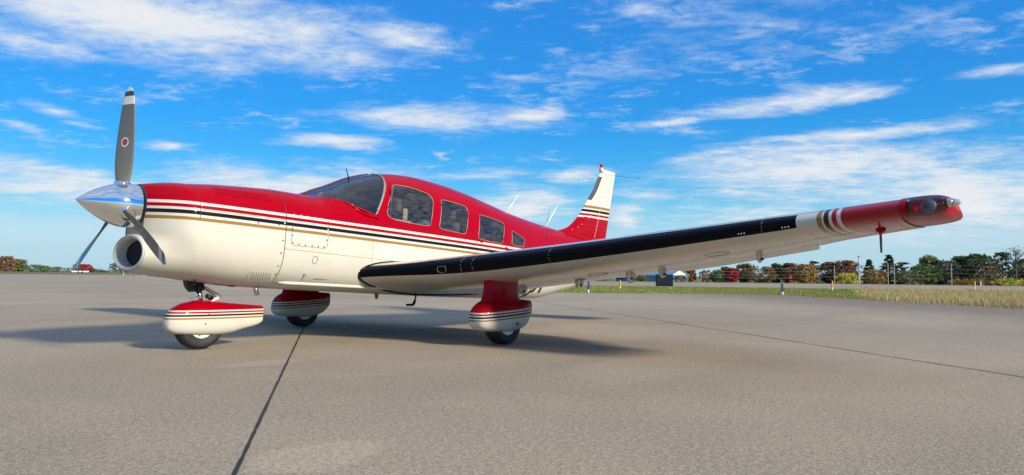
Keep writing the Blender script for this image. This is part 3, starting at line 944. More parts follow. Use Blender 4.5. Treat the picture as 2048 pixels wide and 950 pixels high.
def wing_loft(name, ys, c0f, c1f, side, parent, mat, dzf=None):
    """a piece of the wing between two chord fractions"""
    V, F, UV = [], [], []
    n = None
    for ya in ys:
        c0, c1 = c0f(ya), c1f(ya)
        cs = [c0+(c1-c0)*(1-math.cos(math.pi/2*i/NC)) for i in range(NC+1)]
        ringp, uv = [], []
        for c in cs[::-1]:
            ringp.append(wing_pt(ya, c, True, side, 1, dzf(ya, c) if dzf else 0)); uv.append((.5+c/2, ya/10))
        start = 1 if c0 == 0 else 0
        for c in cs[start:]:
            ringp.append(wing_pt(ya, c, False, side, 1, dzf(ya, c) if dzf else 0)); uv.append((.5-c/2, ya/10))
        n = len(ringp); V += ringp; UV += uv
    for i in range(len(ys)-1):
        for j in range(n):
            k = (j+1) % n
            F.append((i*n+j, i*n+k, (i+1)*n+k, (i+1)*n+j))
    F.append(tuple(range(n))); F.append(tuple((len(ys)-1)*n+j for j in range(n)))
    o = mesh_obj(name, V, F, mat, parent)
    uvmap(o, UV)
    autosmooth(o, 50)
    return o

Y1, Y2 = 3.02, 4.45
def build_wing(side):
    ys = frange(.45, 1.6, 23) + frange(1.6, 4.449, 30)[1:] + [4.451] + frange(4.46, 5.25, 10)
    w = wing_loft('wing', ys, lambda y: 0., lambda y: .735 if .70 < y < 4.45 else 1.0, side, plane, M['wing'])
    def flap_dz(y, c): return -.004*max(0, (c-.74)/.26)
    wing_loft('flap', frange(.72, 3.0, 20), lambda y: .742, lambda y: 1., side, w, M['wing'], flap_dz)
    wing_loft('aileron', frange(3.02, 4.44, 14), lambda y: .742, lambda y: 1., side, w, M['wing'], lambda y, c: -.030*max(0, (c-.74)/.26))
    # dark sealing strip where wing meets fuselage
    path = []
    for c, u_ in [(k/30, True) for k in range(24, 0, -1)]+[(.012, True), (.003, True), (0, True), (.003, False), (.012, False)]+[(k/30, False) for k in range(1, 27)]:
        ya = .60
        for _ in range(6):
            p = wing_pt(ya, c, u_, side)
            ya = max(.46, ysurf(p.x, p.z)+.003)
        path.append(wing_pt(ya, c, u_, side))
    mesh_obj('root_seal', *tube(path, .013, 8), M['bootblack'], w, smooth=True)
    # fibreglass tip with the landing light behind a clear cover
    TY = [5.25, 5.285, 5.32, 5.36, 5.40, 5.435, 5.465, 5.490, 5.508, 5.520, 5.525]
    TL = [2.662, 2.664, 2.667, 2.674, 2.69, 2.715, 2.755, 2.81, 2.87, 2.95, 3.05]
    TT = [3.55, 3.546, 3.540, 3.532, 3.52, 3.505, 3.48, 3.45, 3.40, 3.32, 3.22]
    TS = [1.02, 1.03, 1.04, 1.04, 1.03, .99, .92, .80, .60, .34, .10]
    xl, xt, zl, zt = wing_frame(5.25)
    def tip_pt(i, c, upper):
        ya = TY[i]
        z0 = 1.135+(ya-5.3)*.103; ch = TT[i]-TL[i]
        tt = foil(c, upper, .170)*.90*TS[i]
        return Vector((TL[i]+ch*c, side*ya, z0-.030*c + tt + (1-TS[i])*.030))
    cs = [0, .004, .012, .025, .045, .07, .10, .14, .19, .25, .32, .40, .5, .6, .7, .8, .9, 1.0]
    seq = [(c, True) for c in cs[::-1]] + [(c, False) for c in cs[1:]]
    n = len(seq)
    V = [tip_pt(i, c, u_) for i in range(len(TY)) for c, u_ in seq]
    cap_f, lens_f = [], []
    for i in range(len(TY)-1):
        for j in range(n-1):
            c = max(seq[j][0], seq[j+1][0])
            lim = .19 if i in (2, 3, 4) else .14 if i in (1, 5) else .10
            (lens_f if 1 <= i <= 6 and c <= lim else cap_f).append((i*n+j, i*n+j+1, (i+1)*n+j+1, (i+1)*n+j))
    tail = (len(TY)-1)*n
    cap_f.append(tuple(tail+j for j in range(n)))
    tip = mesh_obj('wing_tip', V, cap_f, M['red'], w); autosmooth(tip, 60)
    ln = mesh_obj('landing_light_cover', V, lens_f, M['lens'], w, smooth=True)
    bm = bmesh.new(); bm.from_mesh(ln.data)
    bmesh.ops.delete(bm, geom=[v for v in bm.verts if not v.link_faces], context='VERTS'); bm.to_mesh(ln.data); bm.free()
    bm = bmesh.new(); bm.from_mesh(tip.data)
    bmesh.ops.delete(bm, geom=[v for v in bm.verts if not v.link_faces], context='VERTS'); bm.to_mesh(tip.data); bm.free()
    # back wall of the light bay and the reflector
    zc = 1.142
    lims = {1: .14, 2: .19, 3: .19, 4: .19, 5: .19, 6: .14, 7: .10}
    up_r = [tip_pt(i, c, True)+Vector((.001, 0, -.001)) for i, c in lims.items()]; lo_r = [tip_pt(i, c, False)+Vector((.001, 0, .001)) for i, c in lims.items()]
    mesh_obj('light_bay', *loft([up_r, lo_r], False, False), M['red'], w)
    V, F = revolve_x([(.03, .012), (.02, .035), (.0, .050), (-.012, .054), (-.012, .050), (.004, .044), (.016, .028), (.02, .006)], 28)
    refl = mesh_obj('landing_light', V, F, M['steel'], w, smooth=True)
    refl.scale = (.85, .85, .85); refl.location = (2.80, side*5.40, zc+.006); refl.rotation_euler = (0, 0, rad(side*12))
    V, F = revolve_x([(-.006, .001), (-.004, .047), (.0, .048)], 28)
    lg = mesh_obj('landing_light_glass', V, F, plain('lamp_glass', (.12, .12, .15), .3, .3, vary=.4, vscale=60), w, smooth=True)
    lg.scale = (.85, .85, .85); lg.location = refl.location - Vector((.010, 0, 0)); lg.rotation_euler = refl.rotation_euler
    # navigation light and strobe on the outer corner
    base = Vector((2.84, side*5.492, 1.170))
    V, F = revolve_y([(0, .030), (.022, .030), (.030, .026), (.034, .026)], 20)
    nv = mesh_obj('strobe_base', [Vector((p.x, side*p.y, p.z)) for p in V], F, M['steel'], w, smooth=True); nv.location = base
    V, F = revolve_y([(.034, .024), (.055, .022), (.075, .015), (.084, .004)], 20)
    nl = mesh_obj('strobe_light', [Vector((p.x, side*p.y, p.z)) for p in V], F, plain('strobe_glass', (.70, .70, .66), .08, .75), w, smooth=True); nl.location = base
    # seam between wing and tip, skin seams, hinge fairings, tie-down and mast
    def under(ya, c, lift=.001):
        p = wing_pt(ya, c, False, side); return p + Vector((0, 0, -lift))
    def over(ya, c, lift=.001):
        p = wing_pt(ya, c, True, side); return p + Vector((0, 0, lift))
    def wing_seam(ya, c1, r, mat):
        pth = [over(ya, c, .0) for c in (.10, .06, .03, .015, .005)] + [wing_pt(ya, 0, True, side)] + [under(ya, c, .0) for c in (.005, .015, .03, .06, .10, .16, .25, .35, .5, .62, c1)]
        mesh_obj('skin_seam', *tube(pth, r, 6, False), mat, w)
    wing_seam(5.25, .98, .0028, M['seam'])
    pale = plain('pale_sealant', (.20, .19, .18), .6)
    wing_seam(1.58, .72, .0018, pale)
    for ya in (1.70, 2.50, 4.35): 
        pth = [over(ya, c, .0) for c in (.04, .015, .005)] + [wing_pt(ya, 0, True, side)] + [under(ya, c, .0) for c in (.005, .015, .03)]
        mesh_obj('skin_seam', *tube(pth, .0016, 6, False), pale, w)
    mesh_obj('skin_seam', *tube([under(y, .40, .0) for y in frange(1.75, 4.9, 20)], .0012, 6, False), plain('dusty_gap', (.20, .17, .13), .8), w)
    RV, RF = [], []
    def rivet_at(ya, c):
        p_ = wing_pt(ya, c, False, side); b0 = len(RV)
        RV.append((p_.x, p_.y, p_.z-.0016))
        for k in range(5): RV.append((p_.x+.0042*math.cos(k*1.2566), p_.y+.0042*math.sin(k*1.2566), p_.z))
        for k in range(5): RF.append((b0, b0+1+k, b0+1+(k+1) % 5))
    for cc in (.12, .405, .70):
        for q in range(120): rivet_at(.75+4.4*q/120, cc)
    for ya in (1.05, 1.45, 2.0, 2.4, 2.85, 3.3, 3.75, 4.2, 4.65, 5.0, 5.2):
        for q in range(26): rivet_at(ya, .10+.60*q/26)
    rr_ = mesh_obj('rivet_row', RV, RF, M['rivet'], w); rr_['kind'] = 'stuff'
    # oval inspection plates
    for ya, c, ra, rb in [(2.62, .38, .09, .06), (3.85, .30, .10, .06), (2.2, .6, .05, .03)]:
        pth = [under(ya+ra*math.cos(a), c+rb*math.sin(a), .0008) for a in frange(0, 2*math.pi, 28)]
        mesh_obj('inspection_plate', *tube(pth, .0016, 6, False), M['seam'], w)
    pth = []
    for a in frange(0, 2*math.pi, 24):
        ya = 1.38+.045*math.cos(a); cc = .010+.010*math.sin(a)
        p = wing_pt(ya, max(0, cc-.006), False, side); pth.append(p+Vector((-.001, 0, -.001)))
    mesh_obj('stall_vent', *tube(pth, .002, 6, False), pale, w)
    for ya, drop, ln_ in [(1.30, .075, .15), (2.02, .075, .15), (2.62, .085, .17), (2.98, .075, .15), (3.98, .07, .14)]:
        c0 = .70
        b0_ = under(ya, c0, 0)
        xl, xt, zl, zt = wing_frame(ya)
        # quarter-disc hinge plate hanging below the gap
        out = [(0, .01), (0, -.012), (.03, -drop*.75), (.07, -drop), (ln_*.75, -drop*.85), (ln_, -drop*.2), (ln_, .02)]
        A = [Vector((b0_.x+a_, b0_.y-.006, b0_.z+z_)) for a_, z_ in out]; B = [p+Vector((0, .012, 0)) for p in A]
        mesh_obj('flap_hinge', *loft([A, B], True, True), M['cream'], w)
        mesh_obj('hinge_bolt', *tube([Vector((b0_.x+.085, b0_.y-.03, b0_.z-.035)), Vector((b0_.x+.085, b0_.y+.03, b0_.z-.035))], .010, 8), M['dark'], w)
        mesh_obj('hinge_arm', *tube([Vector((b0_.x+.085, b0_.y, b0_.z-.05)), Vector((b0_.x+.09, b0_.y, b0_.z+.02))], .008, 6), M['dark'], w)
    # bent mast under the outer wing
    p = under(5.06, .40, 0)
    out = [(-.012, 0), (-.010, -.05), (.004, -.12), (.018, -.165), (.026, -.165), (.024, -.10), (.018, -.04), (.022, 0)]
    A = [Vector((p.x+a_, p.y-.006, p.z+z_)) for a_, z_ in out]; B = [q+Vector((0, .012, 0)) for q in A]
    mesh_obj('pitot_mast', *loft([A, B], True, True), plain('mast_metal', (.10, .09, .09), .4, .5), w)
    mesh_obj('mast_foot', *revolve_z([(-.03, .010), (-.012, .032), (.0, .036), (.006, .03)], 16, (p.x+.005, p.y, p.z)), M['red'], w, smooth=True)
    # pair of small clear lights set into the leading edge
    for ya in (4.20, 4.52):
        q = wing_pt(ya, .004, False, side)
        for k in (-1, 0, 1):
            pp = wing_pt(ya+.022*k, .010, False, side)
            mesh_obj('leading_edge_stud', *revolve_x([(-.006, .002), (-.004, .006), (.006, .007)], 10, (pp.x, pp.y, pp.z)), M['chrome'], w, smooth=True)
    return w
wings = [build_wing(-1), build_wing(1)]

# ---- wheel fairings and gear
def pant(name, xs_, top, bot, hw, yc, mat, parent, nt=2.5, nb=3.0, squash=None):
    secs = []
    n = 40
    X0, X1 = xs_[0], xs_[-1]
    st = [X0+(X1-X0)*(1-math.cos(math.pi*.5*i/44)) for i in range(44)] + [X1-.004, X1]
    for x in st:
        zt, zb, w_ = pchip(xs_, top, x), pchip(xs_, bot, x), pchip(xs_, hw, x)
        zm = zb+(zt-zb)*.48
        ringp = []
        for k in range(n):
            a = 2*math.pi*k/n
            ca, sa = math.cos(a), math.sin(a)
            e = nt if sa >= 0 else nb
            e = e + 1.2*sm(.55, 1.0, (x-X0)/(X1-X0))
            yy = w_*math.copysign(abs(ca)**(2/e), ca)
            zz_ = zm + ((zt-zm) if sa >= 0 else (zm-zb))*math.copysign(abs(sa)**(2/e), sa)
            ringp.append(Vector((x, yc+yy, zz_)))
        secs.append(ringp)
    o = mesh_obj(name, *loft(secs, True, True), mat, parent)
    autosmooth(o, 55)
    return o

def tyre(cx, cy, cz, R, wdt, parent):
    pr = [(-wdt*.38, R*.55), (-wdt*.46, R*.68), (-wdt*.50, R*.82), (-wdt*.46, R*.92), (-wdt*.34, R*.975), (-wdt*.15, R*.998), (-wdt*.05, R), (-wdt*.05, R*.985), (wdt*.05, R*.985), (wdt*.05, R),
          (wdt*.15, R*.998), (wdt*.34, R*.975), (wdt*.46, R*.92), (wdt*.50, R*.82), (wdt*.46, R*.68), (wdt*.38, R*.55)]
    o = mesh_obj('tyre', *revolve_y(pr, 56, (cx, cy, cz)), M['rubber'], parent); autosmooth(o, 45)
    # flat where it carries the weight
    for v in o.data.vertices:
        lim = cz-R+.010
        if v.co.z < lim: v.co.z = lim-(lim-v.co.z)*.1
    pr = [(-wdt*.36, .004), (-wdt*.36, R*.16), (-wdt*.40, R*.2), (-wdt*.40, R*.40), (-wdt*.44, R*.48), (-wdt*.44, R*.54), (-wdt*.38, R*.56), (wdt*.38, R*.56), (wdt*.44, R*.54), (wdt*.44, R*.48), (wdt*.40, R*.40), (wdt*.36, .004)]
    r = mesh_obj('wheel_rim', *revolve_y(pr, 40, (cx, cy, cz)), plain('wheel_paint', (.62, .60, .55), .4, .2, vary=.2, vscale=30), parent); autosmooth(r, 35)
    for k in range(6):
        a = 2*math.pi*k/6+.3
        bx_, bz_ = cx+R*.44*math.cos(a), cz+R*.44*math.sin(a)
        mesh_obj('wheel_bolt', *revolve_y([(-wdt*.47, .001), (-wdt*.47, .006), (-wdt*.38, .007)], 8, (bx_, cy, bz_)), M['steel'], parent)
    return o

# nose wheel: hangs lower than the mains because of the nose-up stance
nose_z = -.113
npant = pant('wheel_fairing', [.462, .472, .494, .535, .62, .75, .88, 1.02, 1.17, 1.34, 1.37], [.135, .172, .205, .248, .293, .318, .316, .306, .298, .290, .288],
             [.115, .070, .046, .026, .014, .010, .010, .024, .066, .112, .130], [.004, .05, .075, .098, .122, .135, .138, .130, .108, .070, .062], 0, M['pant_nose'], plane)
tyre(.775, 0, nose_z+.215, .215, .150, npant)
mesh_obj('nose_strut', *tube([(.70, 0, .60), (.735, 0, .47), (.748, 0, .425)], [.045, .042, .040], 16), M['dark'], npant, smooth=True)
mesh_obj('strut_collar', *tube([(.738, 0, .455), (.752, 0, .405)], [.052, .050], 16), M['dark'], npant, smooth=True)
mesh_obj('oleo_piston', *tube([(.748, 0, .42), (.77, 0, .30)], .026, 16), M['chrome'], npant, smooth=True)
A = [Vector(p) for p in [(.79, -.02, .43), (.81, -.02, .445), (.955, -.012, .375), (.958, -.012, .352), (.94, -.012, .345)]]
mesh_obj('torque_link', *loft([A, [p+Vector((0, .04, 0)) for p in A]], True, True), M['cream'], npant)
A = [Vector(p) for p in [(.955, -.014, .37), (.958, -.014, .347), (.86, -.02, .305), (.82, -.02, .305), (.82, -.02, .318)]]
mesh_obj('torque_link', *loft([A, [p+Vector((0, .04, 0)) for p in A]], True, True), M['cream'], npant)
mesh_obj('torque_bolt', *tube([(.952, -.035, .36), (.952, .035, .36)], .010, 10), M['steel'], npant)
mesh_obj('shimmy_damper', *tube([(.80, -.06, .36), (.86, -.03, .345)], .022, 12), M['dark'], npant, smooth=True)
mesh_obj('steering_rod', *tube([(.83, -.10, .470), (1.0, -.10, .462)], .006, 8), M['dark'], npant)
mesh_obj('steering_fitting', *box(.985, 1.03, -.115, -.085, .452, .472), M['dark'], npant)
mesh_obj('strut_link', *tube([(.735, -.06, .50), (.715, -.058, .43), (.73, -.05, .36)], .008, 8), M['dark'], npant, smooth=True)
mesh_obj('strut_fitting', *box(.69, .73, -.05, .05, .322, .345), M['steel'], npant)
A = [Vector((x, -.035, z)) for x, z in [(.615, .50), (.70, .50), (.70, .395), (.675, .39), (.64, .42), (.62, .46)]]
mesh_obj('strut_door', *loft([A, [p+Vector((0, .07, 0)) for p in A]], True, True), M['dark'], npant)
for x, z in [(.79, .20), (.765, .118)]:
    put_screw(scr, Vector((x, -.1385, z)), Vector((0, -1, 0)), npant, .9)

HT = 1.66739
def main_gear(side):
    yc = side*HT
    # stations measured from nose to tail of the fairing
    p = pant('wheel_fairing', [2.585, 2.594, 2.615, 2.655, 2.74, 2.87, 3.0, 3.13, 3.25, 3.345, 3.37], [.262, .305, .345, .385, .428, .448, .452, .453, .452, .450, .449],
             [.232, .190, .162, .142, .130, .126, .126, .140, .182, .248, .275], [.005, .065, .095, .120, .140, .148, .150, .142, .120, .084, .074], yc, M['pant_main'], plane, 2.6, 3.0)
    tyre(3.003, yc, .213, .213, .165, p)
    # leg fairing up to the wing
    secs = []
    for z, x0, x1, hw in [(.36, 2.68, 3.27, .115), (.42, 2.70, 3.25, .10), (.47, 2.715, 3.215, .088), (.52, 2.725, 3.205, .082), (.58, 2.725, 3.195, .078), (.64, 2.72, 3.19, .078), (.74, 2.71, 3.18, .078)]:
        ringp = []
        for k in range(32):
            a = 2*math.pi*k/32
            ca, sa = math.cos(a), math.sin(a)
            xx = (x0+x1)/2 + (x1-x0)/2*math.copysign(abs(ca)**.75, ca)
            ringp.append(Vector((xx, yc+hw*math.copysign(abs(sa)**.8, sa), z)))
        secs.append(ringp)
    mesh_obj('leg_fairing', *loft(secs, True, True), M['red'], p, smooth=True)
    if side < 0:
        mesh_obj('access_door', *tube([(x, yc-.1475, z) for x, z in [(2.98, .245), (3.06, .25), (3.06, .175), (2.98, .17), (2.98, .245)]], .0014, 6, False), M['seam'], p)
        mesh_obj('door_latch', *box(3.03, 3.052, yc-.1515, yc-.145, .20, .225), M['dark'], p)
        put_screw(scr, Vector((3.09, yc-.146, .205)), Vector((0, -1, 0)), p, 1.3)
    return p
main_gear(-1); main_gear(1)

# ---- tail
def slab(name, outline, thick, mat, parent, yc=0., n=None):
    """a flat-sided, round-edged surface in the x-z plane, thickest at mid chord"""
    A = [Vector((x, yc-thick/2, z)) for x, z in outline]; B = [Vector((x, yc+thick/2, z)) for x, z in outline]
    return mesh_obj(name, *loft([A, B], True, True), mat, parent)
# fin: loft of thin foils up the span
def fin_le(z): return pchip([1.40, 1.50, 1.54, 1.60, 1.66, 1.81, 2.05, 2.21, 2.60, 2.64], [5.9, 6.10, 6.28, 6.45, 6.545, 6.725, 6.925, 7.075, 7.335, 7.38], z)
def fin_te(z): return 7.52 + (z-1.5)*.216
def foil_ring(xl, xt, z, t, n=18, yc=0.):
    r1, r2 = [], []
    for i in range(n+1):
        c = (1-math.cos(math.pi*i/n))/2
        yt = 5*t*(.2969*math.sqrt(c)-.126*c-.3516*c*c+.2843*c**3-.1036*c**4)*min(xt-xl, .95)
        r1.append(Vector((xl+(xt-xl)*c, yc-yt, z))); r2.append(Vector((xl+(xt-xl)*c, yc+yt, z)))
    return r1 + r2[-2:0:-1]
zs = frange(1.36, 2.60, 34) + [2.615, 2.63, 2.638]
# the forward part is the fin, the hinged part the rudder
def fin_split(z): return fin_le(max(z, 1.9)) + (fin_te(z)-fin_le(max(z, 1.9)))*.62 if z > 1.5 else 7.25
secs = [foil_ring(fin_le(z), fin_te(z), z, .085*(1 if z < 2.6 else .6)) for z in zs]
fin = mesh_obj('tail_fin', *loft(secs, True, True), M['fin'], plane); autosmooth(fin, 40)
def fin_y(x, z):
    xl, xt = fin_le(z), fin_te(z); c = min(1, max(0, (x-xl)/(xt-xl)))
    return 5*.085*(.2969*math.sqrt(c)-.126*c-.3516*c*c+.2843*c**3-.1036*c**4)*min(xt-xl, .95)
def fin_line(pts, r, mat, name):
    for sd_ in (-1, 1):
        mesh_obj(name, *tube([Vector((x, sd_*(fin_y(x, z)+.0002), z)) for x, z in pts], r, 6, False), mat, fin)
gapm = plain('rib_gap', (.42, .40, .34), .7)
def hinge_x(z): return fin_le(2.0)+.42+(z-2.0)*.36 if z > 1.5 else 7.2
def hx(z): return 7.17 + (z-1.55)*.30
for sd_ in (-1, 1):
    mesh_obj('rudder_gap', *tube([Vector((hx(z), sd_*(fin_y(hx(z), z)+.0003), z)) for z in frange(1.50, 2.56, 16)], .004, 6, False), plain('rudder_gap_paint', (.45, .42, .36), .6), fin)
rib_white = plain('rib_shadow', (.50, .47, .40), .6)
for i in range(6):
    z = 2.12+.078*i
    fin_line([(hx(z)-.03-.22*(1-i*.10)+(.22*(1-i*.10))*k/6, z+.006*k/6) for k in range(7)], .0026, rib_white, 'stiffening_rib')
    fin_line([(hx(z)+.05+.20*k/6, z+.012+.006*k/6) for k in range(7)], .0026, rib_white, 'stiffening_rib')
for i in range(5):
    z = 1.52+.068*i
    fin_line([(hx(z)-.05-.36+.36*k/8, z+.010*k/8) for k in range(9)], .006, M['red'], 'stiffening_rib')
    fin_line([(hx(z)+.05+.24*k/6, z+.012+.006*k/6) for k in range(7)], .006, M['red'], 'stiffening_rib')
# black de-ice strip on the leading edge
V, F = [], []
rows = []
for z in frange(2.085, 2.50, 14):
    xl = fin_le(z)
    rows.append([Vector((xl+dx_, s_*(fin_y(xl+dx_, z)+.003), z)) for dx_, s_ in [(.075, -1), (.05, -1), (.025, -1), (.008, -1)]] + [Vector((xl-.003, 0, z))] +
                [Vector((xl+dx_, s_*(fin_y(xl+dx_, z)+.003), z)) for dx_, s_ in [(.008, 1), (.025, 1), (.05, 1), (.075, 1)]])
mesh_obj('leading_edge_boot', *loft(rows, False, False), plain('rubber_boot', (.035, .035, .037), .5), fin, smooth=True)
# beacon on top
bx0, bz0 = 7.335, 2.61
mesh_obj('beacon_base', *revolve_z([(-.03, .035), (.02, .034), (.045, .028), (.050, .022)], 18, (bx0, 0, bz0)), M['cream'], fin, smooth=True)
mesh_obj('beacon', *revolve_z([(.050, .027), (.088, .027), (.108, .019), (.113, .002)], 18, (bx0, 0, bz0)), M['beacon'], fin, smooth=True)
for s_ in (-1, 1):
    mesh_obj('nav_aerial', *tube([(7.42, s_*.02, 2.555), (7.55, s_*.16, 2.545), (7.86, s_*.42, 2.53)] if s_ < 0 else [(7.42, .02, 2.555), (7.55, .16, 2.545), (7.86, .42, 2.53)], .0025, 6), M['dark'], fin)
for k in range(7):
    z = 1.56+.055*k; x = fin_le(z)+.17+.02*k
    put_screw(scr_w, Vector((x, -fin_y(x, z)-.0005, z)), Vector((0, -1, 0)), fin, .9)
# stabilator
def stab_ring(ya, side):
    xl = 6.86+.05*ya/2; xt = 7.66; t = .09
    r1, r2 = [], []
    for i in range(17):
        c = (1-math.cos(math.pi*i/16))/2
        yt = 5*t*(.2969*math.sqrt(c)-.126*c-.3516*c*c+.2843*c**3-.1036*c**4)*(xt-xl)
        r1.append(Vector((xl+(xt-xl)*c, side*ya, 1.075+yt))); r2.append(Vector((xl+(xt-xl)*c, side*ya, 1.075-yt)))
    return r1 + r2[-2:0:-1]
for side in (-1, 1):
    secs = [stab_ring(y, side) for y in frange(.04, 1.90, 12)]
    tipr = [Vector((7.28+(p.x-7.28)*.9, side*1.95, 1.075+(p.z-1.075)*.4)) for p in secs[-1]]
    o = mesh_obj('stabilator', *loft(secs+[tipr], True, True), M['cream'], plane); autosmooth(o, 50)

# ---- aerials, step, probes
def whip(base, tip_, r0, r1, mat, name, parent):
    return mesh_obj(name, *tube([base, tip_], [r0, r1], 8), mat, parent, smooth=True)
whip((4.93, -.02, 1.60), (5.20, -.02, 1.905), .007, .0035, M['antenna'], 'radio_aerial', fuselage)
whip((5.85, -.02, 1.525), (6.13, -.02, 1.88), .010, .0035, M['antenna'], 'radio_aerial', fuselage)
whip((5.98, .06, 1.52), (6.04, .06, 1.82), .003, .002, M['dark'], 'wire_aerial', fuselage)
whip((2.305, -.02, 1.665), (2.235, -.05, 1.765), .006, .005, M['dark'], 'temperature_probe', fuselage)
mesh_obj('probe_foot', *revolve_z([(-.02, .012), (.0, .014), (.012, .008)], 12, (2.305, -.02, 1.668)), M['dark'], fuselage)
mesh_obj('boarding_step', *tube([(3.02, -.40, .47), (2.985, -.415, .38), (2.965, -.42, .352), (2.93, -.425, .347), (2.86, -.43, .345)], [.016, .016, .016, .013, .013], 10), M['black'], fuselage, smooth=True)
mesh_obj('belly_aerial', *loft([[Vector(p) for p in [(2.60, -.20, .455), (2.66, -.20, .455), (2.645, -.20, .395), (2.62, -.20, .395)]], [Vector(p) for p in [(2.60, -.19, .455), (2.66, -.19, .455), (2.645, -.19, .395), (2.62, -.19, .395)]]], True, True),
         plain('brown_resin', (.25, .17, .07), .5), fuselage)
# long belly strake along the lower corner
for side in (-1, 1):
    path = [surf_pt(x, .515, side, .006)[0] for x in frange(1.28, 4.6, 40)]
    mesh_obj('belly_strake', *tube(path, [.006]+[.016]*39+[.006], 8), M['cream'], fuselage, smooth=True)
# raised strip along the roof
mesh_obj('roof_rib', *tube([Vector((x, -.05, fus(x)[0]+.002)) for x in frange(4.05, 4.75, 12)], [.004]+[.010]*11+[.004], 8), M['red'], fuselage, smooth=True)
for x, z in [(3.82, 1.115), (4.33, 1.085)]:
    p, n = surf_pt(x, z, -1, .0)
    mesh_obj('door_handle', *tube([p+Vector((-.02, -.004, .01)), p+Vector((0, -.012, 0)), p+Vector((.025, -.004, -.012))], .005, 6), M['dark'], fuselage)
# registration, mostly hidden above the wing's trailing edge
tc = bpy.data.curves.new('registration', 'FONT'); tc.body = 'JA'; tc.size = .34; tc.shear = .25; tc.extrude = .0005; tc.offset = .012
to = bpy.data.objects.new('registration', tc); COL.objects.link(to)
dg = bpy.context.evaluated_depsgraph_get()
tm = bpy.data.meshes.new_from_object(to.evaluated_get(dg))
bpy.data.objects.remove(to)
bm = bmesh.new(); bm.from_mesh(tm)
bmesh.ops.subdivide_edges(bm, edges=bm.edges, cuts=3); bm.to_mesh(tm); bm.free()
for v in tm.vertices:
    x, z = 5.03+v.co.x, .578+v.co.y
    v.co = surf_pt(x, z, -1, .003 + v.co.z)[0]
ro = bpy.data.objects.new('registration', tm); COL.objects.link(ro); ro.parent = fuselage; tm.materials.append(M['bootblack'])

# ---- cabin
mesh_obj('cabin_floor', *box(1.6, 4.9, -.5, .5, .56, .60), M['inside'], fuselage)
mesh_obj('firewall', *loft([[Vector((v.x, v.y*.95, 1+(v.z-1)*.95)) for v in ring(1.30)], [Vector((v.x, v.y*.95, 1+(v.z-1)*.95)) for v in ring(1.31)]], True, True), M['inside'], fuselage)
mesh_obj('rear_bulkhead', *loft([[Vector((v.x, v.y*.95, 1+(v.z-1)*.95)) for v in ring(4.95)], [Vector((v.x+.01, v.y*.95, 1+(v.z-1)*.95)) for v in ring(4.95)]], True, True), M['inside'], fuselage)
gl_ = [[Vector((x, y, 1.325-.16*(abs(y)/.5)**2-.02*(x-1.66))) for y in frange(-.46, .46, 12)] for x in frange(1.62, 2.0, 5)]
gl_.append([Vector((2.02, v.y, v.z-.05)) for v in gl_[-1]]); gl_.append([Vector((2.0, v.y, .80)) for v in gl_[-1]])
mesh_obj('instrument_panel', *loft(gl_, False, False), M['inside'], fuselage, smooth=False)
mesh_obj('compass', *box(2.02, 2.08, -.03, .03, 1.44, 1.52), M['dark'], fuselage)
for yy in (-.27, .27):
    mesh_obj('control_yoke', *tube([(2.12, yy-.14, 1.20), (2.13, yy-.13, 1.10), (2.13, yy, 1.08), (2.13, yy+.13, 1.10), (2.12, yy+.14, 1.20)], .013, 8), M['dark'], fuselage, smooth=True)
def seat(x, y):
    out = []
    b_ = [(x+.36, .72), (x+.50, .72), (x+.60, 1.20), (x+.60, 1.32), (x+.52, 1.33), (x+.47, 1.20)]
    A = [Vector((px_, y-.21, pz)) for px_, pz in b_]; B = [Vector((px_, y+.21, pz)) for px_, pz in b_]
    bk = mesh_obj('seat_back', *loft([A, B], True, True), M['seat'], fuselage); bevel(bk, .03, 3)
    hd = mesh_obj('headrest', *box(x+.53, x+.61, y-.12, y+.12, 1.35, 1.48), M['seat'], fuselage); bevel(hd, .03, 3)
    cu = mesh_obj('seat_cushion', *box(x, x+.46, y-.22, y+.22, .68, .82), M['seat'], fuselage); bevel(cu, .03, 3)
for x in (2.15, 3.0, 3.85):
    for y in (-.27, .27): seat(x, y)
mesh_obj('cabin_vent', *box(2.62, 2.68, -.56, -.545, 1.24, 1.36), M['beige'], fuselage)
mesh_obj('arm_rest', *box(2.44, 2.72, -.575, -.53, 1.212, 1.232), M['beige'], fuselage)
mesh_obj('shoulder_belt', *tube([(2.50, -.52, 1.60), (2.47, -.53, 1.45), (2.46, -.535, 1.24)], .007, 6), M['seat'], fuselage)
mesh_obj('sun_visor', *loft([[Vector((2.40, y, 1.60)) for y in (-.36, -.10)], [Vector((2.52, y, 1.66)) for y in (-.36, -.10)]], False, False), plain('visor_plastic', (.05, .08, .10), .3), fuselage)

# ------------------------------------------------------------------ things along the airfield
def ground_at(px, dist):
    d = direction(px, 550); a = math.atan2(d.y, d.x)
    x, y = C0.x+dist*math.cos(a), C0.y+dist*math.sin(a)
    return Vector((x, y, terrain(x, y)))
M['blue'] = plain('blue_plastic', (.012, .050, .20), .45, vary=.2)
M['yellow'] = plain('yellow_plastic', (.62, .38, .03), .5, vary=.15)
M['sign'] = plain('dark_sign_panel', (.016, .026, .030), .35, .2, vary=.25, vscale=3)
def marker(x, y, h_, mat, label, name='edge_marker', lean=0., r=.03):
    o = empty(name, (x, y, terrain(x, y)-.03), (lean, lean*.5, 0))
    mesh_obj('reflector_tube', *revolve_z([(h_*.32, r), (h_*.97, r*.95), (h_, r*.7), (h_+.005, .004)], 12), mat, o, smooth=False)
    mesh_obj('base', *revolve_z([(0, r*1.4), (.03, r*1.4), (.035, r*.8), (h_*.33, r*.8)], 12), M['white'], o)
    return tag(o, label, 'marker', 'taxiway edge markers')
marker(22.6, 10.15, .47, M['blue'], 'blue taxiway edge marker on white stem just right of the tail registration', lean=.03, r=.045)
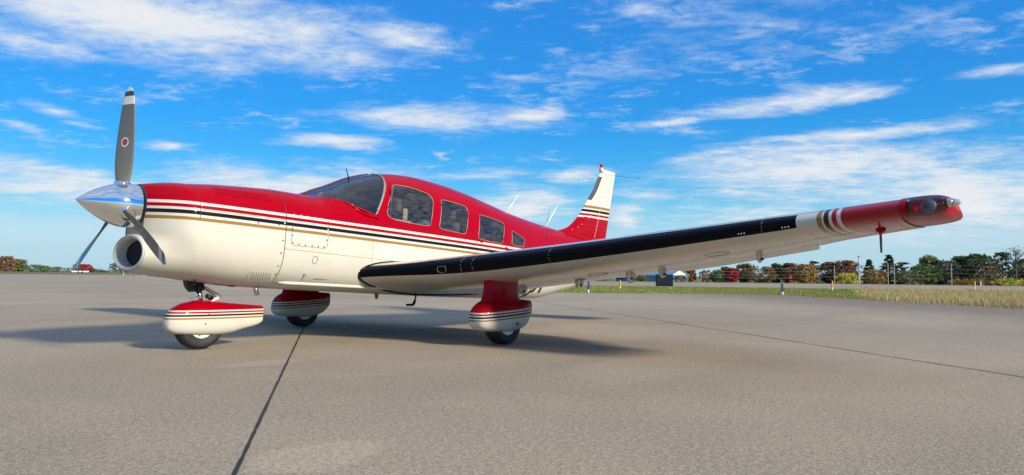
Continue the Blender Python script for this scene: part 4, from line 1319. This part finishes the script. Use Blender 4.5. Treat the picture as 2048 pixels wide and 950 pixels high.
marker(26.4, 3.55, .47, M['blue'], 'blue taxiway edge marker on white stem under the outer wing', lean=-.03, r=.045)
marker(30.6, 13.4, .48, M['yellow'], 'yellow edge marker in the grass left of the dark sign box', r=.04)
marker(39.5, 5.3, .55, M['yellow'], 'yellow edge marker by the runway below the outer wing stripes', r=.045)
g = ground_at(1949, 60); marker(g.x, g.y, .55, M['yellow'], 'yellow edge marker behind the dry grass on the right', r=.05)
g = ground_at(1961, 95); marker(g.x, g.y, .5, M['white'], 'small white edge marker beyond the dry grass on the right', r=.06)
g = ground_at(288, 128); marker(g.x, g.y, .75, M['yellow'], 'yellow edge marker at the far apron edge below the air inlet', r=.06)
g = ground_at(247, 150); marker(g.x, g.y, 1.15, M['yellow'], 'tall thin pale yellow edge marker far left of the air inlet', r=.05)
g = ground_at(317, 170); marker(g.x, g.y, .9, M['white'], 'small white edge marker far away under the nose', r=.08)

# dark sign box on three white legs
s0 = bpy.data.objects.new('airfield_sign', None)
sg = empty('airfield_sign', (33.4, 12.3, -.03), (0, 0, rad(-62)))
bpy.data.objects.remove(s0)
sg.name = 'airfield_sign'
b_ = mesh_obj('sign_box', *box(-.44, .44, -.16, .16, .20, .80), M['sign'], sg); bevel(b_, .02, 2)
mesh_obj('sign_frame', *join(box(-.46, -.44, -.175, .175, .185, .815), box(.44, .46, -.175, .175, .185, .815), box(-.44, .44, -.175, .175, .803, .818), box(-.44, .44, -.175, .175, .182, .197)), M['dark'], sg)
for x in (-.34, 0, .34):
    mesh_obj('leg', *box(x-.018, x+.018, -.03, .03, 0, .196), M['white'], sg)
tag(sg, 'dark green box-shaped airfield sign on three short white legs in the grass', 'sign')

# ------------------------------------------------------------------ grass
def leaf_mat(name, rough=.8, trans=.25):
    m, t, b = new_mat(name)
    at = t.n.new('ShaderNodeAttribute'); at.attribute_name = 'tone'
    t.l.new(at.outputs['Color'], b.inputs['Base Color'])
    b.inputs['Roughness'].default_value = rough; b.inputs['Specular IOR Level'].default_value = .2
    return m
M['leaf'] = leaf_mat('foliage'); M['blade_grass'] = leaf_mat('grass_blades', .85)
def set_tone(me, tones):
    ca = me.color_attributes.new('tone', 'FLOAT_COLOR', 'POINT')
    flat = []
    for c in tones: flat += [c[0], c[1], c[2], 1.0]
    ca.data.foreach_set('color', flat)

def inside_apron(x, y, poly=APRON):
    r = False; j = len(poly)-1
    for i in range(len(poly)):
        xi, yi = poly[i]; xj, yj = poly[j]
        if (yi > y) != (yj > y) and x < (xj-xi)*(y-yi)/(yj-yi)+xi: r = not r
        j = i
    return r
def before_runway(x, y): return (Vector((x, y))-near).dot(Vector((nd.y, -nd.x))) < -.3

rng = random.Random(11)
def in_dry(x, y):
    a = math.degrees(math.atan2(y-C0.y, x-C0.x))
    d = math.hypot(x-C0.x, y-C0.y)
    return a < 13.2 + .6*math.sin(d*1.3) + (d-26)*.02 and d < 48 + 2*math.sin(a*3)
def blades(name, N, want, hmin, hmax, width, palette, bright=1.0):
    V, F, T = [], [], []
    tries = 0
    while len(F) < N and tries < N*12:
        tries += 1
        a = rad(rng.uniform(-1.5, 53)); u = rng.random()
        d = 17.5 + (58-17.5)*u**1.6
        x, y = C0.x+d*math.cos(a), C0.y+d*math.sin(a)
        if inside_apron(x+rng.gauss(0, .16), y+rng.gauss(0, .16)) or not before_runway(x, y) or not want(x, y): continue
        hh = rng.uniform(hmin, hmax)
        yaw = rng.uniform(0, math.pi); cw, sw = math.cos(yaw)*width/2, math.sin(yaw)*width/2
        lx, ly = rng.gauss(0, .35)*hh, rng.gauss(0, .35)*hh
        i = len(V)
        V += [(x-cw, y-sw, -.03), (x+cw, y+sw, -.03), (x+lx, y+ly, -.03+hh)]
        F.append((i, i+1, i+2))
        patch = .5+.5*math.sin(x*.9+1.7*math.sin(y*.6))*math.sin(y*1.1+.8*math.sin(x*.5))
        c = rng.choice(palette if rng.random() > patch*.55 else palette[-2:]); k = rng.uniform(.9, 1.5)*bright; c = (c[0]*k, c[1]*k, c[2]*k)
        T += [c, c, tuple(min(1, v*1.15) for v in c)]
    o = mesh_obj(name, V, F, M['blade_grass'], recalc=False)
    set_tone(o.data, T); o['kind'] = 'stuff'
    return o
GREEN = [(.060, .105, .016), (.085, .120, .022), (.050, .085, .014), (.12, .125, .035), (.17, .15, .06)]
DRY = [(.33, .25, .10), (.42, .33, .15), (.25, .18, .07), (.20, .17, .06), (.48, .40, .22)]
o = blades('grass', 130000, lambda x, y: not in_dry(x, y), .04, .11, .016, GREEN, 1.5); o['label'] = 'short green grass between the apron and the runway'; o['category'] = 'grass'
o = blades('dry_grass', 110000, in_dry, .06, .24, .010, DRY, 1.0); o['label'] = 'tall dry yellow grass at the right beside the apron'; o['category'] = 'grass'

# ------------------------------------------------------------------ trees, poles and buildings beyond the runway
M['bark'] = plain('bark', (.075, .060, .048), .9, vary=.3, vscale=2)
PAL = {
    'green': [(.045, .075, .018), (.060, .090, .022), (.034, .058, .016), (.080, .10, .030)],
    'dark': [(.036, .056, .022), (.046, .068, .026), (.030, .048, .019), (.058, .074, .030)],
    'olive': [(.085, .085, .026), (.065, .080, .024), (.11, .095, .030), (.055, .062, .020)],
    'brown': [(.13, .068, .030), (.10, .055, .028), (.16, .088, .036), (.075, .060, .026)],
    'rust': [(.17, .060, .026), (.13, .048, .026), (.11, .060, .030), (.20, .080, .03)],
    'red': [(.20, .012, .022), (.15, .010, .018), (.24, .020, .028), (.11, .012, .016)],
    'yellow': [(.36, .29, .022), (.28, .26, .024), (.20, .20, .028), (.42, .34, .04)],
    'orange': [(.22, .11, .026), (.17, .095, .026), (.26, .14, .034), (.12, .085, .024)],
    'grey': [(.095, .090, .060), (.12, .11, .080), (.070, .072, .045), (.14, .11, .085)],
    'pale': [(.15, .145, .060), (.19, .17, .080), (.12, .125, .052), (.10, .11, .045)]}

def tree(px, top, wpx, dist, pal, kind, label, name='tree', group='trees beyond the airfield', base=None):
    g = ground_at(px, dist)
    d = direction(px, top); hor = math.hypot(d.x, d.y)
    H = CAM_LOC.z + d.z/hor*dist - g.z
    Wd = wpx/FPX*dist/max(.5, hor)*1.0
    r = random.Random(int(px*7+top))
    root = empty(name, (g.x, g.y, g.z-.1))
    H = max(1.2, H)
    leaf = max(.14, min(.00125*dist, H*.042))
    bare = kind == 'bare'
    # trunk and limbs
    parts = []
    th = H*(.9 if kind in ('conifer', 'pine', 'bare') else .6)
    lean = r.uniform(-.03, .03)*H
    parts.append(tube([(0, 0, 0), (lean*.3, 0, th*.35), (lean*.7, 0, th*.7), (lean, 0, th)], [H*.022+.04, H*.017+.03, H*.011+.02, .02], 7))
    nl = {'bare': 26, 'pine': 9}.get(kind, 6)
    for k in range(nl):
        z0 = th*r.uniform(.3, .95); a = r.uniform(0, 2*math.pi); L = Wd*.5*r.uniform(.5, 1.0)*(1-.5*z0/H)
        rise = r.uniform(.3, .9) if kind != 'pine' else r.uniform(.0, .25)
        p1 = (L*.5*math.cos(a), L*.5*math.sin(a), z0+L*.5*rise); p2 = (L*math.cos(a), L*math.sin(a), min(H, z0+L*rise*1.3))
        parts.append(tube([(0, 0, z0), p1, p2], [H*.008+.02, H*.006+.015, .015], 5))
        if bare:
            for q in range(4):
                b2 = a+r.uniform(-.9, .9); L2 = L*.55
                s_ = r.uniform(.4, 1)
                st = tuple(p2[i]*s_+(0, 0, z0)[i]*(1-s_) for i in range(3))
                parts.append(tube([st, (st[0]+L2*math.cos(b2), st[1]+L2*math.sin(b2), min(H, st[2]+L2*r.uniform(.3, 1.0)))], [.05, .02], 4))
    mesh_obj('trunk', *join(*parts), M['bark'], root, recalc=False)
    # crown: leaf clumps filling an uneven volume
    V, F, T = [], [], []
    palette = PAL[pal]
    nclump = {'bush': 80, 'broad': 130, 'conifer': 130, 'pine': 64, 'bare': 16, 'cone': 100}[kind]
    per = 36 if not bare else 9
    z_lo = {'bush': .03, 'broad': .07, 'conifer': .04, 'pine': .14, 'bare': .35, 'cone': .03}[kind]
    lobes = [(r.uniform(.82, 1.12)) for _ in range(9)]
    for c in range(nclump):
        f = r.random()
        if kind in ('conifer', 'cone'): f = f**1.4
        z = H*(z_lo+(1-z_lo)*f)
        a = r.uniform(0, 2*math.pi)
        if kind == 'conifer': R = Wd*.5*(1-f)**.85*r.uniform(.55, 1.05)+.1
        elif kind == 'cone': R = Wd*.5*math.sqrt(max(0., 1-f**2))*r.uniform(.6, 1.0)
        elif kind == 'pine': R = Wd*.5*r.uniform(.15, 1.0)*(.4+.6*math.sin(math.pi*min(1, f*.9+.1)))
        else: R = Wd*.5*math.sqrt(max(.04, 1-(2*f-1)**2*.9))*lobes[int(a/(2*math.pi)*9) % 9]*r.random()**.4
        cx_, cy_ = R*math.cos(a), R*math.sin(a)
        cr = (H*.075+Wd*.055)*r.uniform(.5, 1.35)*(.6 if kind in ('conifer',) else 1)
        flat = .35 if kind in ('pine', 'conifer') else .8
        z = min(z, H-cr*flat*r.uniform(.6, 1.0))
        tone = r.choice(palette); kk = r.uniform(1.15, 2.1)
        for q in range(per):
            u_, v_ = r.uniform(-1, 1), r.uniform(0, 2*math.pi); rr_ = cr*r.random()**.45; s_ = math.sqrt(1-u_*u_)
            x, y, zz_ = cx_+rr_*s_*math.cos(v_), cy_+rr_*s_*math.sin(v_), z+rr_*u_*flat
            if zz_ < .05: zz_ = .05+r.random()*.3
            nrm = Vector((r.gauss(0, 1), r.gauss(0, 1), r.gauss(.35, 1))).normalized()
            e1 = nrm.orthogonal().normalized(); e2 = nrm.cross(e1)
            s1 = leaf*r.uniform(.5, 1.15); s2 = s1*r.uniform(.5, .9)
            i = len(V); P = Vector((x, y, zz_))
            V += [tuple(P-e1*s1), tuple(P+e2*s2), tuple(P+e1*s1), tuple(P-e2*s2)]
            F.append((i, i+1, i+2, i+3))
            k3 = kk*r.uniform(.85, 1.15); T += [(tone[0]*k3, tone[1]*k3, tone[2]*k3)]*4
    o = mesh_obj('crown', V, F, M['leaf'], root, recalc=False)
    set_tone(o.data, T)
    tag(root, label, 'bush' if kind == 'bush' else 'tree', group)
    return root

TREES = [
    # (px, top, width, distance, palette, kind, label)
    (1200, 545, 60, 300, 'dark', 'bush', 'dark green bush behind the runway just right of the tail cone'),
    (1270, 546, 42, 260, 'dark', 'bush', 'dark green bush left of the dark sign box in front of the hall'),
    (1282, 552, 30, 262, 'olive', 'bush', 'olive bush behind the dark sign box'),
    (1362, 551, 34, 255, 'grey', 'bush', 'grey-green bush in front of the white gable'),
    (1380, 536, 26, 290, 'rust', 'broad', 'reddish brown tree just right of the white gable'),
    (1412, 540, 30, 290, 'rust', 'bush', 'dull red bush right of the spire-topped pole'),
    (1436, 539, 34, 270, 'green', 'broad', 'round green tree left of the crimson maple'),
    (1451, 533, 22, 300, 'dark', 'broad', 'narrow dark tree rising behind the crimson maple'),
    (1464, 535, 28, 262, 'red', 'broad', 'crimson maple under the outer wing hinge'),
    (1490, 527, 36, 290, 'olive', 'broad', 'olive tree just right of the crimson maple'),
    (1522, 532, 62, 270, 'brown', 'broad', 'wide brownish tree between the olive tree and the dark one'),
    (1553, 527, 26, 280, 'dark', 'broad', 'dark green tree left of the rust coloured pair'),
    (1580, 526, 34, 275, 'rust', 'broad', 'rust coloured tree left of the orange-green one'),
    (1612, 528, 50, 262, 'orange', 'broad', 'orange-green tree with a full round crown'),
    (1628, 522, 26, 285, 'dark', 'pine', 'thin dark pine poking above the orange-green tree'),
    (1659, 524, 38, 280, 'brown', 'broad', 'brown tree right behind the yellow runway marker'),
    (1692, 521, 50, 278, 'rust', 'broad', 'red-brown tree behind the bright yellow bush'),
    (1697, 545, 48, 240, 'yellow', 'bush', 'bright yellow bush left of the mast'),
    (1739, 519, 32, 285, 'green', 'conifer', 'green conifer just right of the mast'),
    (1747, 538, 48, 250, 'orange', 'bush', 'orange-brown bush at the foot of the green conifer'),
    (1778, 509, 42, 280, 'dark', 'conifer', 'tall dark spruce behind the pair of poles'),
    (1804, 523, 36, 275, 'dark', 'pine', 'ragged dark pine right of the tall spruce'),
    (1816, 541, 50, 245, 'olive', 'bush', 'olive-brown bush below the ragged pine'),
    (1852, 528, 60, 258, 'green', 'broad', 'broad green tree left of the single pole'),
    (1857, 511, 28, 290, 'pale', 'broad', 'pale yellowish tree top rising above the broad green tree'),
    (1876, 520, 34, 280, 'dark', 'broad', 'dark green tree left of the single pole top'),
    (1898, 521, 40, 268, 'grey', 'broad', 'grey-green thinning tree behind the single pole'),
    (1926, 512, 46, 275, 'dark', 'broad', 'dark tree between the single pole and the big oak'),
    (1958, 507, 54, 270, 'dark', 'broad', 'biggest dark green tree at the right'),
    (1981, 533, 46, 245, 'brown', 'cone', 'conical red-brown bush in front of the biggest dark tree'),
    (2005, 504, 34, 275, 'dark', 'pine', 'tall pine at the right with tiered branches'),
    (2032, 492, 46, 262, 'grey', 'bare', 'tall nearly bare tree at the right edge'),
    (2046, 518, 40, 285, 'dark', 'broad', 'dark tree cut by the right edge of the view'),
    (1935, 557, 60, 235, 'orange', 'bush', 'low orange bush between the single pole and the conical bush'),
    (2025, 556, 60, 236, 'yellow', 'bush', 'low yellowish bush at the right edge below the bare tree'),
    (1545, 552, 90, 300, 'dark', 'bush', 'low dark thicket below the wide brownish tree'),
    (1650, 550, 90, 300, 'dark', 'bush', 'low dark thicket left of the bright yellow bush'),
    (1770, 548, 90, 305, 'dark', 'bush', 'low dark thicket behind the pair of poles'),
    (1890, 546, 100, 305, 'dark', 'bush', 'low dark thicket behind the single pole'),
    (1990, 540, 100, 305, 'dark', 'bush', 'low dark thicket behind the tall pine'),
    # far side on the left
    (11, 512, 30, 455, 'brown', 'broad', 'orange-brown tree at the left edge'),
    (35, 518, 30, 463, 'olive', 'broad', 'green-brown tree second from the left edge'),
    (68, 529, 30, 490, 'green', 'broad', 'green tree third from the left edge'),
    (88, 531, 18, 498, 'green', 'broad', 'small green tree right of the third tree from the left'),
    (110, 533, 26, 507, 'olive', 'broad', 'low olive tree midway between left edge and propeller'),
    (133, 535, 26, 525, 'grey', 'bush', 'sparse grey-green bush left of the lower propeller tip'),
    (157, 527, 22, 498, 'grey', 'broad', 'grey-brown tree right behind the lower propeller tip'),
    (171, 528, 22, 472, 'red', 'broad', 'red maple right of the lower propeller tip'),
    (183, 535, 13, 507, 'dark', 'broad', 'small dark tree right of the red maple'),
    (196, 538, 22, 525, 'green', 'bush', 'low green bush between the red maple and the pine'),
    (210, 540, 20, 525, 'olive', 'bush', 'low olive bush left of the far pine'),
    (229, 526, 26, 481, 'dark', 'pine', 'dark pine left of the air inlet'),
    (246, 537, 18, 507, 'olive', 'bush', 'olive bush by the tall thin marker'),
    (258, 537, 18, 498, 'brown', 'bush', 'brown bush just below the air inlet'),
    (274, 536, 34, 458, 'dark', 'pine', 'spreading dark tree under the air inlet'),
    (305, 540, 40, 525, 'dark', 'bush', 'low dark bush under the nose'),
    (345, 541, 46, 525, 'olive', 'bush', 'low olive bush under the nose right of the far white marker')]
for t_ in TREES: tree(*t_)

M['wood'] = plain('weathered_pole', (.36, .33, .29), .8, vary=.2, vscale=1)
M['galv'] = plain('galvanised_steel', (.42, .43, .44), .5, .4, vary=.1)
def pole(px, top, dist, r, label, mat, name='utility_pole', arms=0):
    g = ground_at(px, dist); d = direction(px, top); H = CAM_LOC.z+d.z/math.hypot(d.x, d.y)*dist-g.z
    o = empty(name, (g.x, g.y, g.z-.2), (0, 0, YAW+math.pi/2))
    mesh_obj('post', *revolve_z([(0, r), (H+.2, r*.75), (H+.21, .01)], 10), mat, o)
    for k in range(arms):
        mesh_obj('cross_arm', *box(-1.1, 1.1, -.06, .06, H-.5-k*1.2, H-.36-k*1.2), mat, o)
    return tag(o, label, 'pole', 'poles along the road'), H, g
pole(1776, 526, 225, .12, 'left one of the pair of grey poles', M['wood'])
pole(1789, 526, 226, .12, 'right one of the pair of grey poles', M['wood'])
pole(1903, 527, 225, .12, 'single grey pole among the trees on the right', M['wood'])
pole(1402, 545, 225, .12, 'short grey pole right of the white gable', M['wood'])
pole(1669, 532, 230, .14, 'thin grey pole above the yellow runway marker', M['wood'])
# mast with wind sensors
g = ground_at(1718, 210); d = direction(1718, 514); H = CAM_LOC.z+d.z/math.hypot(d.x, d.y)*210-g.z
o = empty('weather_mast', (g.x, g.y, g.z-.1), (0, 0, YAW))
mesh_obj('post', *revolve_z([(0, .16), (H, .11)], 10), M['galv'], o)
mesh_obj('red_light', *revolve_z([(H, .10), (H+.12, .22), (H+.40, .22), (H+.5, .06)], 12), plain('obstruction_red', (.45, .02, .015), .4), o)
mesh_obj('sensor_arm', *tube([(0, -.75, H-.35), (0, .75, H-.15)], .035, 6), M['galv'], o)
mesh_obj('sensor', *tube([(0, -.75, H-.4), (0, -.75, H+.5)], [.05, .03], 6), M['galv'], o)
mesh_obj('sensor', *tube([(0, .75, H-.5), (0, .75, H+.3)], [.05, .03], 6), M['galv'], o)
tag(o, 'tall grey weather mast with a red top right of the yellow bush', 'mast')
# wires
M['wire'] = plain('wire', (.62, .61, .58), .5)
for k, (ya, yb, lab) in enumerate([(535, 527, 'topmost overhead wire strung in front of the trees'), (541, 536, 'second overhead wire from the top'), (547, 545, 'third overhead wire from the top'), (553, 553, 'lowest overhead wire strung in front of the trees')]):
    pts = []
    P0, P1 = None, None
    stops = [(1402, 225), (1669, 229), (1789, 227), (1903, 226), (2090, 226)]
    for i in range(len(stops)-1):
        (pa, da), (pb, db) = stops[i], stops[i+1]
        for q in range(12):
            f = q/12
            a_ = direction(pa, ya+(yb-ya)*(pa-1402)/700); b_ = direction(pb, ya+(yb-ya)*(pb-1402)/700)
            A = CAM_LOC+a_/math.hypot(a_.x, a_.y)*da; B = CAM_LOC+b_/math.hypot(b_.x, b_.y)*db
            p = A.lerp(B, f); p.z -= .55*4*f*(1-f)
            pts.append(p)
    o = mesh_obj('power_line', *tube(pts, .011, 5), M['wire'])
    tag(o, lab, 'power line', 'overhead wires')
# long low hall with a pale roof
def hall(px0, px1, ridge, dist, near_, hgt, depth, label, wall, roofc, name='hall'):
    a, b = ground_at(px0, dist), ground_at(px1, near_)
    L = (b-a).length; ang = math.atan2(b.y-a.y, b.x-a.x)
    d = direction((px0+px1)/2, ridge); H = CAM_LOC.z+d.z/math.hypot(d.x, d.y)*dist-a.z
    o = empty(name, (a.x, a.y, min(a.z, b.z)-.1), (0, 0, ang))
    eave = H*hgt
    sgn = 1
    mesh_obj('wall', *box(0, L, 0, depth, 0, eave), wall, o)
    # gable ends
    for x in (.0, L-.12):
        A = [Vector((x, -.05, eave)), Vector((x, depth+.05, eave)), Vector((x, depth/2, H))]
        mesh_obj('gable', *loft([A, [p+Vector((.12, 0, 0)) for p in A]], True, True), M['white'], o)
    for s_ in (0, 1):
        y0 = -.5 if s_ == 0 else depth+.5
        A = [Vector((-.4, y0, eave-.25)), Vector((-.4, depth/2, H+.06)), Vector((-.4, depth/2, H+.2)), Vector((-.4, y0, eave-.1))]
        mesh_obj('roof', *loft([A, [p+Vector((L+.8, 0, 0)) for p in A]], True, True), roofc, o)
    n = max(2, int(L/3))
    for k in range(n):
        x = L*(k+.5)/n
        w_ = mesh_obj('window', *box(x-.55, x+.55, -.03, .02, eave*.45, eave*.8), M['sign'], o)
    tag(o, label, 'building')
    return o
bluewall = plain('blue_cladding', (.16, .24, .34), .6, vary=.1, vscale=.5)
palroof = plain('pale_metal_roof', (.55, .60, .66), .4, .2, vary=.08, vscale=.4)
hall(1288, 1346, 540, 322, 285, .60, 6.0, 'long blue hall with pale roof and white gable behind the dark sign box', bluewall, palroof)
hall(1232, 1258, 548, 300, 292, .62, 5, 'small blue building with white trim below the inner flap hinge', bluewall, palroof)
# low white trailer far off at the left
g = ground_at(160, 262)
o = empty('flatbed_trailer', (g.x, g.y, g.z), (0, 0, YAW+rad(32)-math.pi/2))
mesh_obj('deck', *box(-2.3, 2.3, -.9, .9, .40, .60), M['white'], o)
mesh_obj('side_board', *box(-2.3, 2.3, -.95, -.902, .36, .72), M['white'], o)
for x in (-.5, .5):
    mesh_obj('wheel', *revolve_y([(-.98, .02), (-.98, .30), (-.86, .32), (-.80, .30), (-.80, .02)], 16, (x, 0, .32)), M['rubber'], o)
tag(o, 'low white trailer far off in the grass below the red maple', 'trailer')
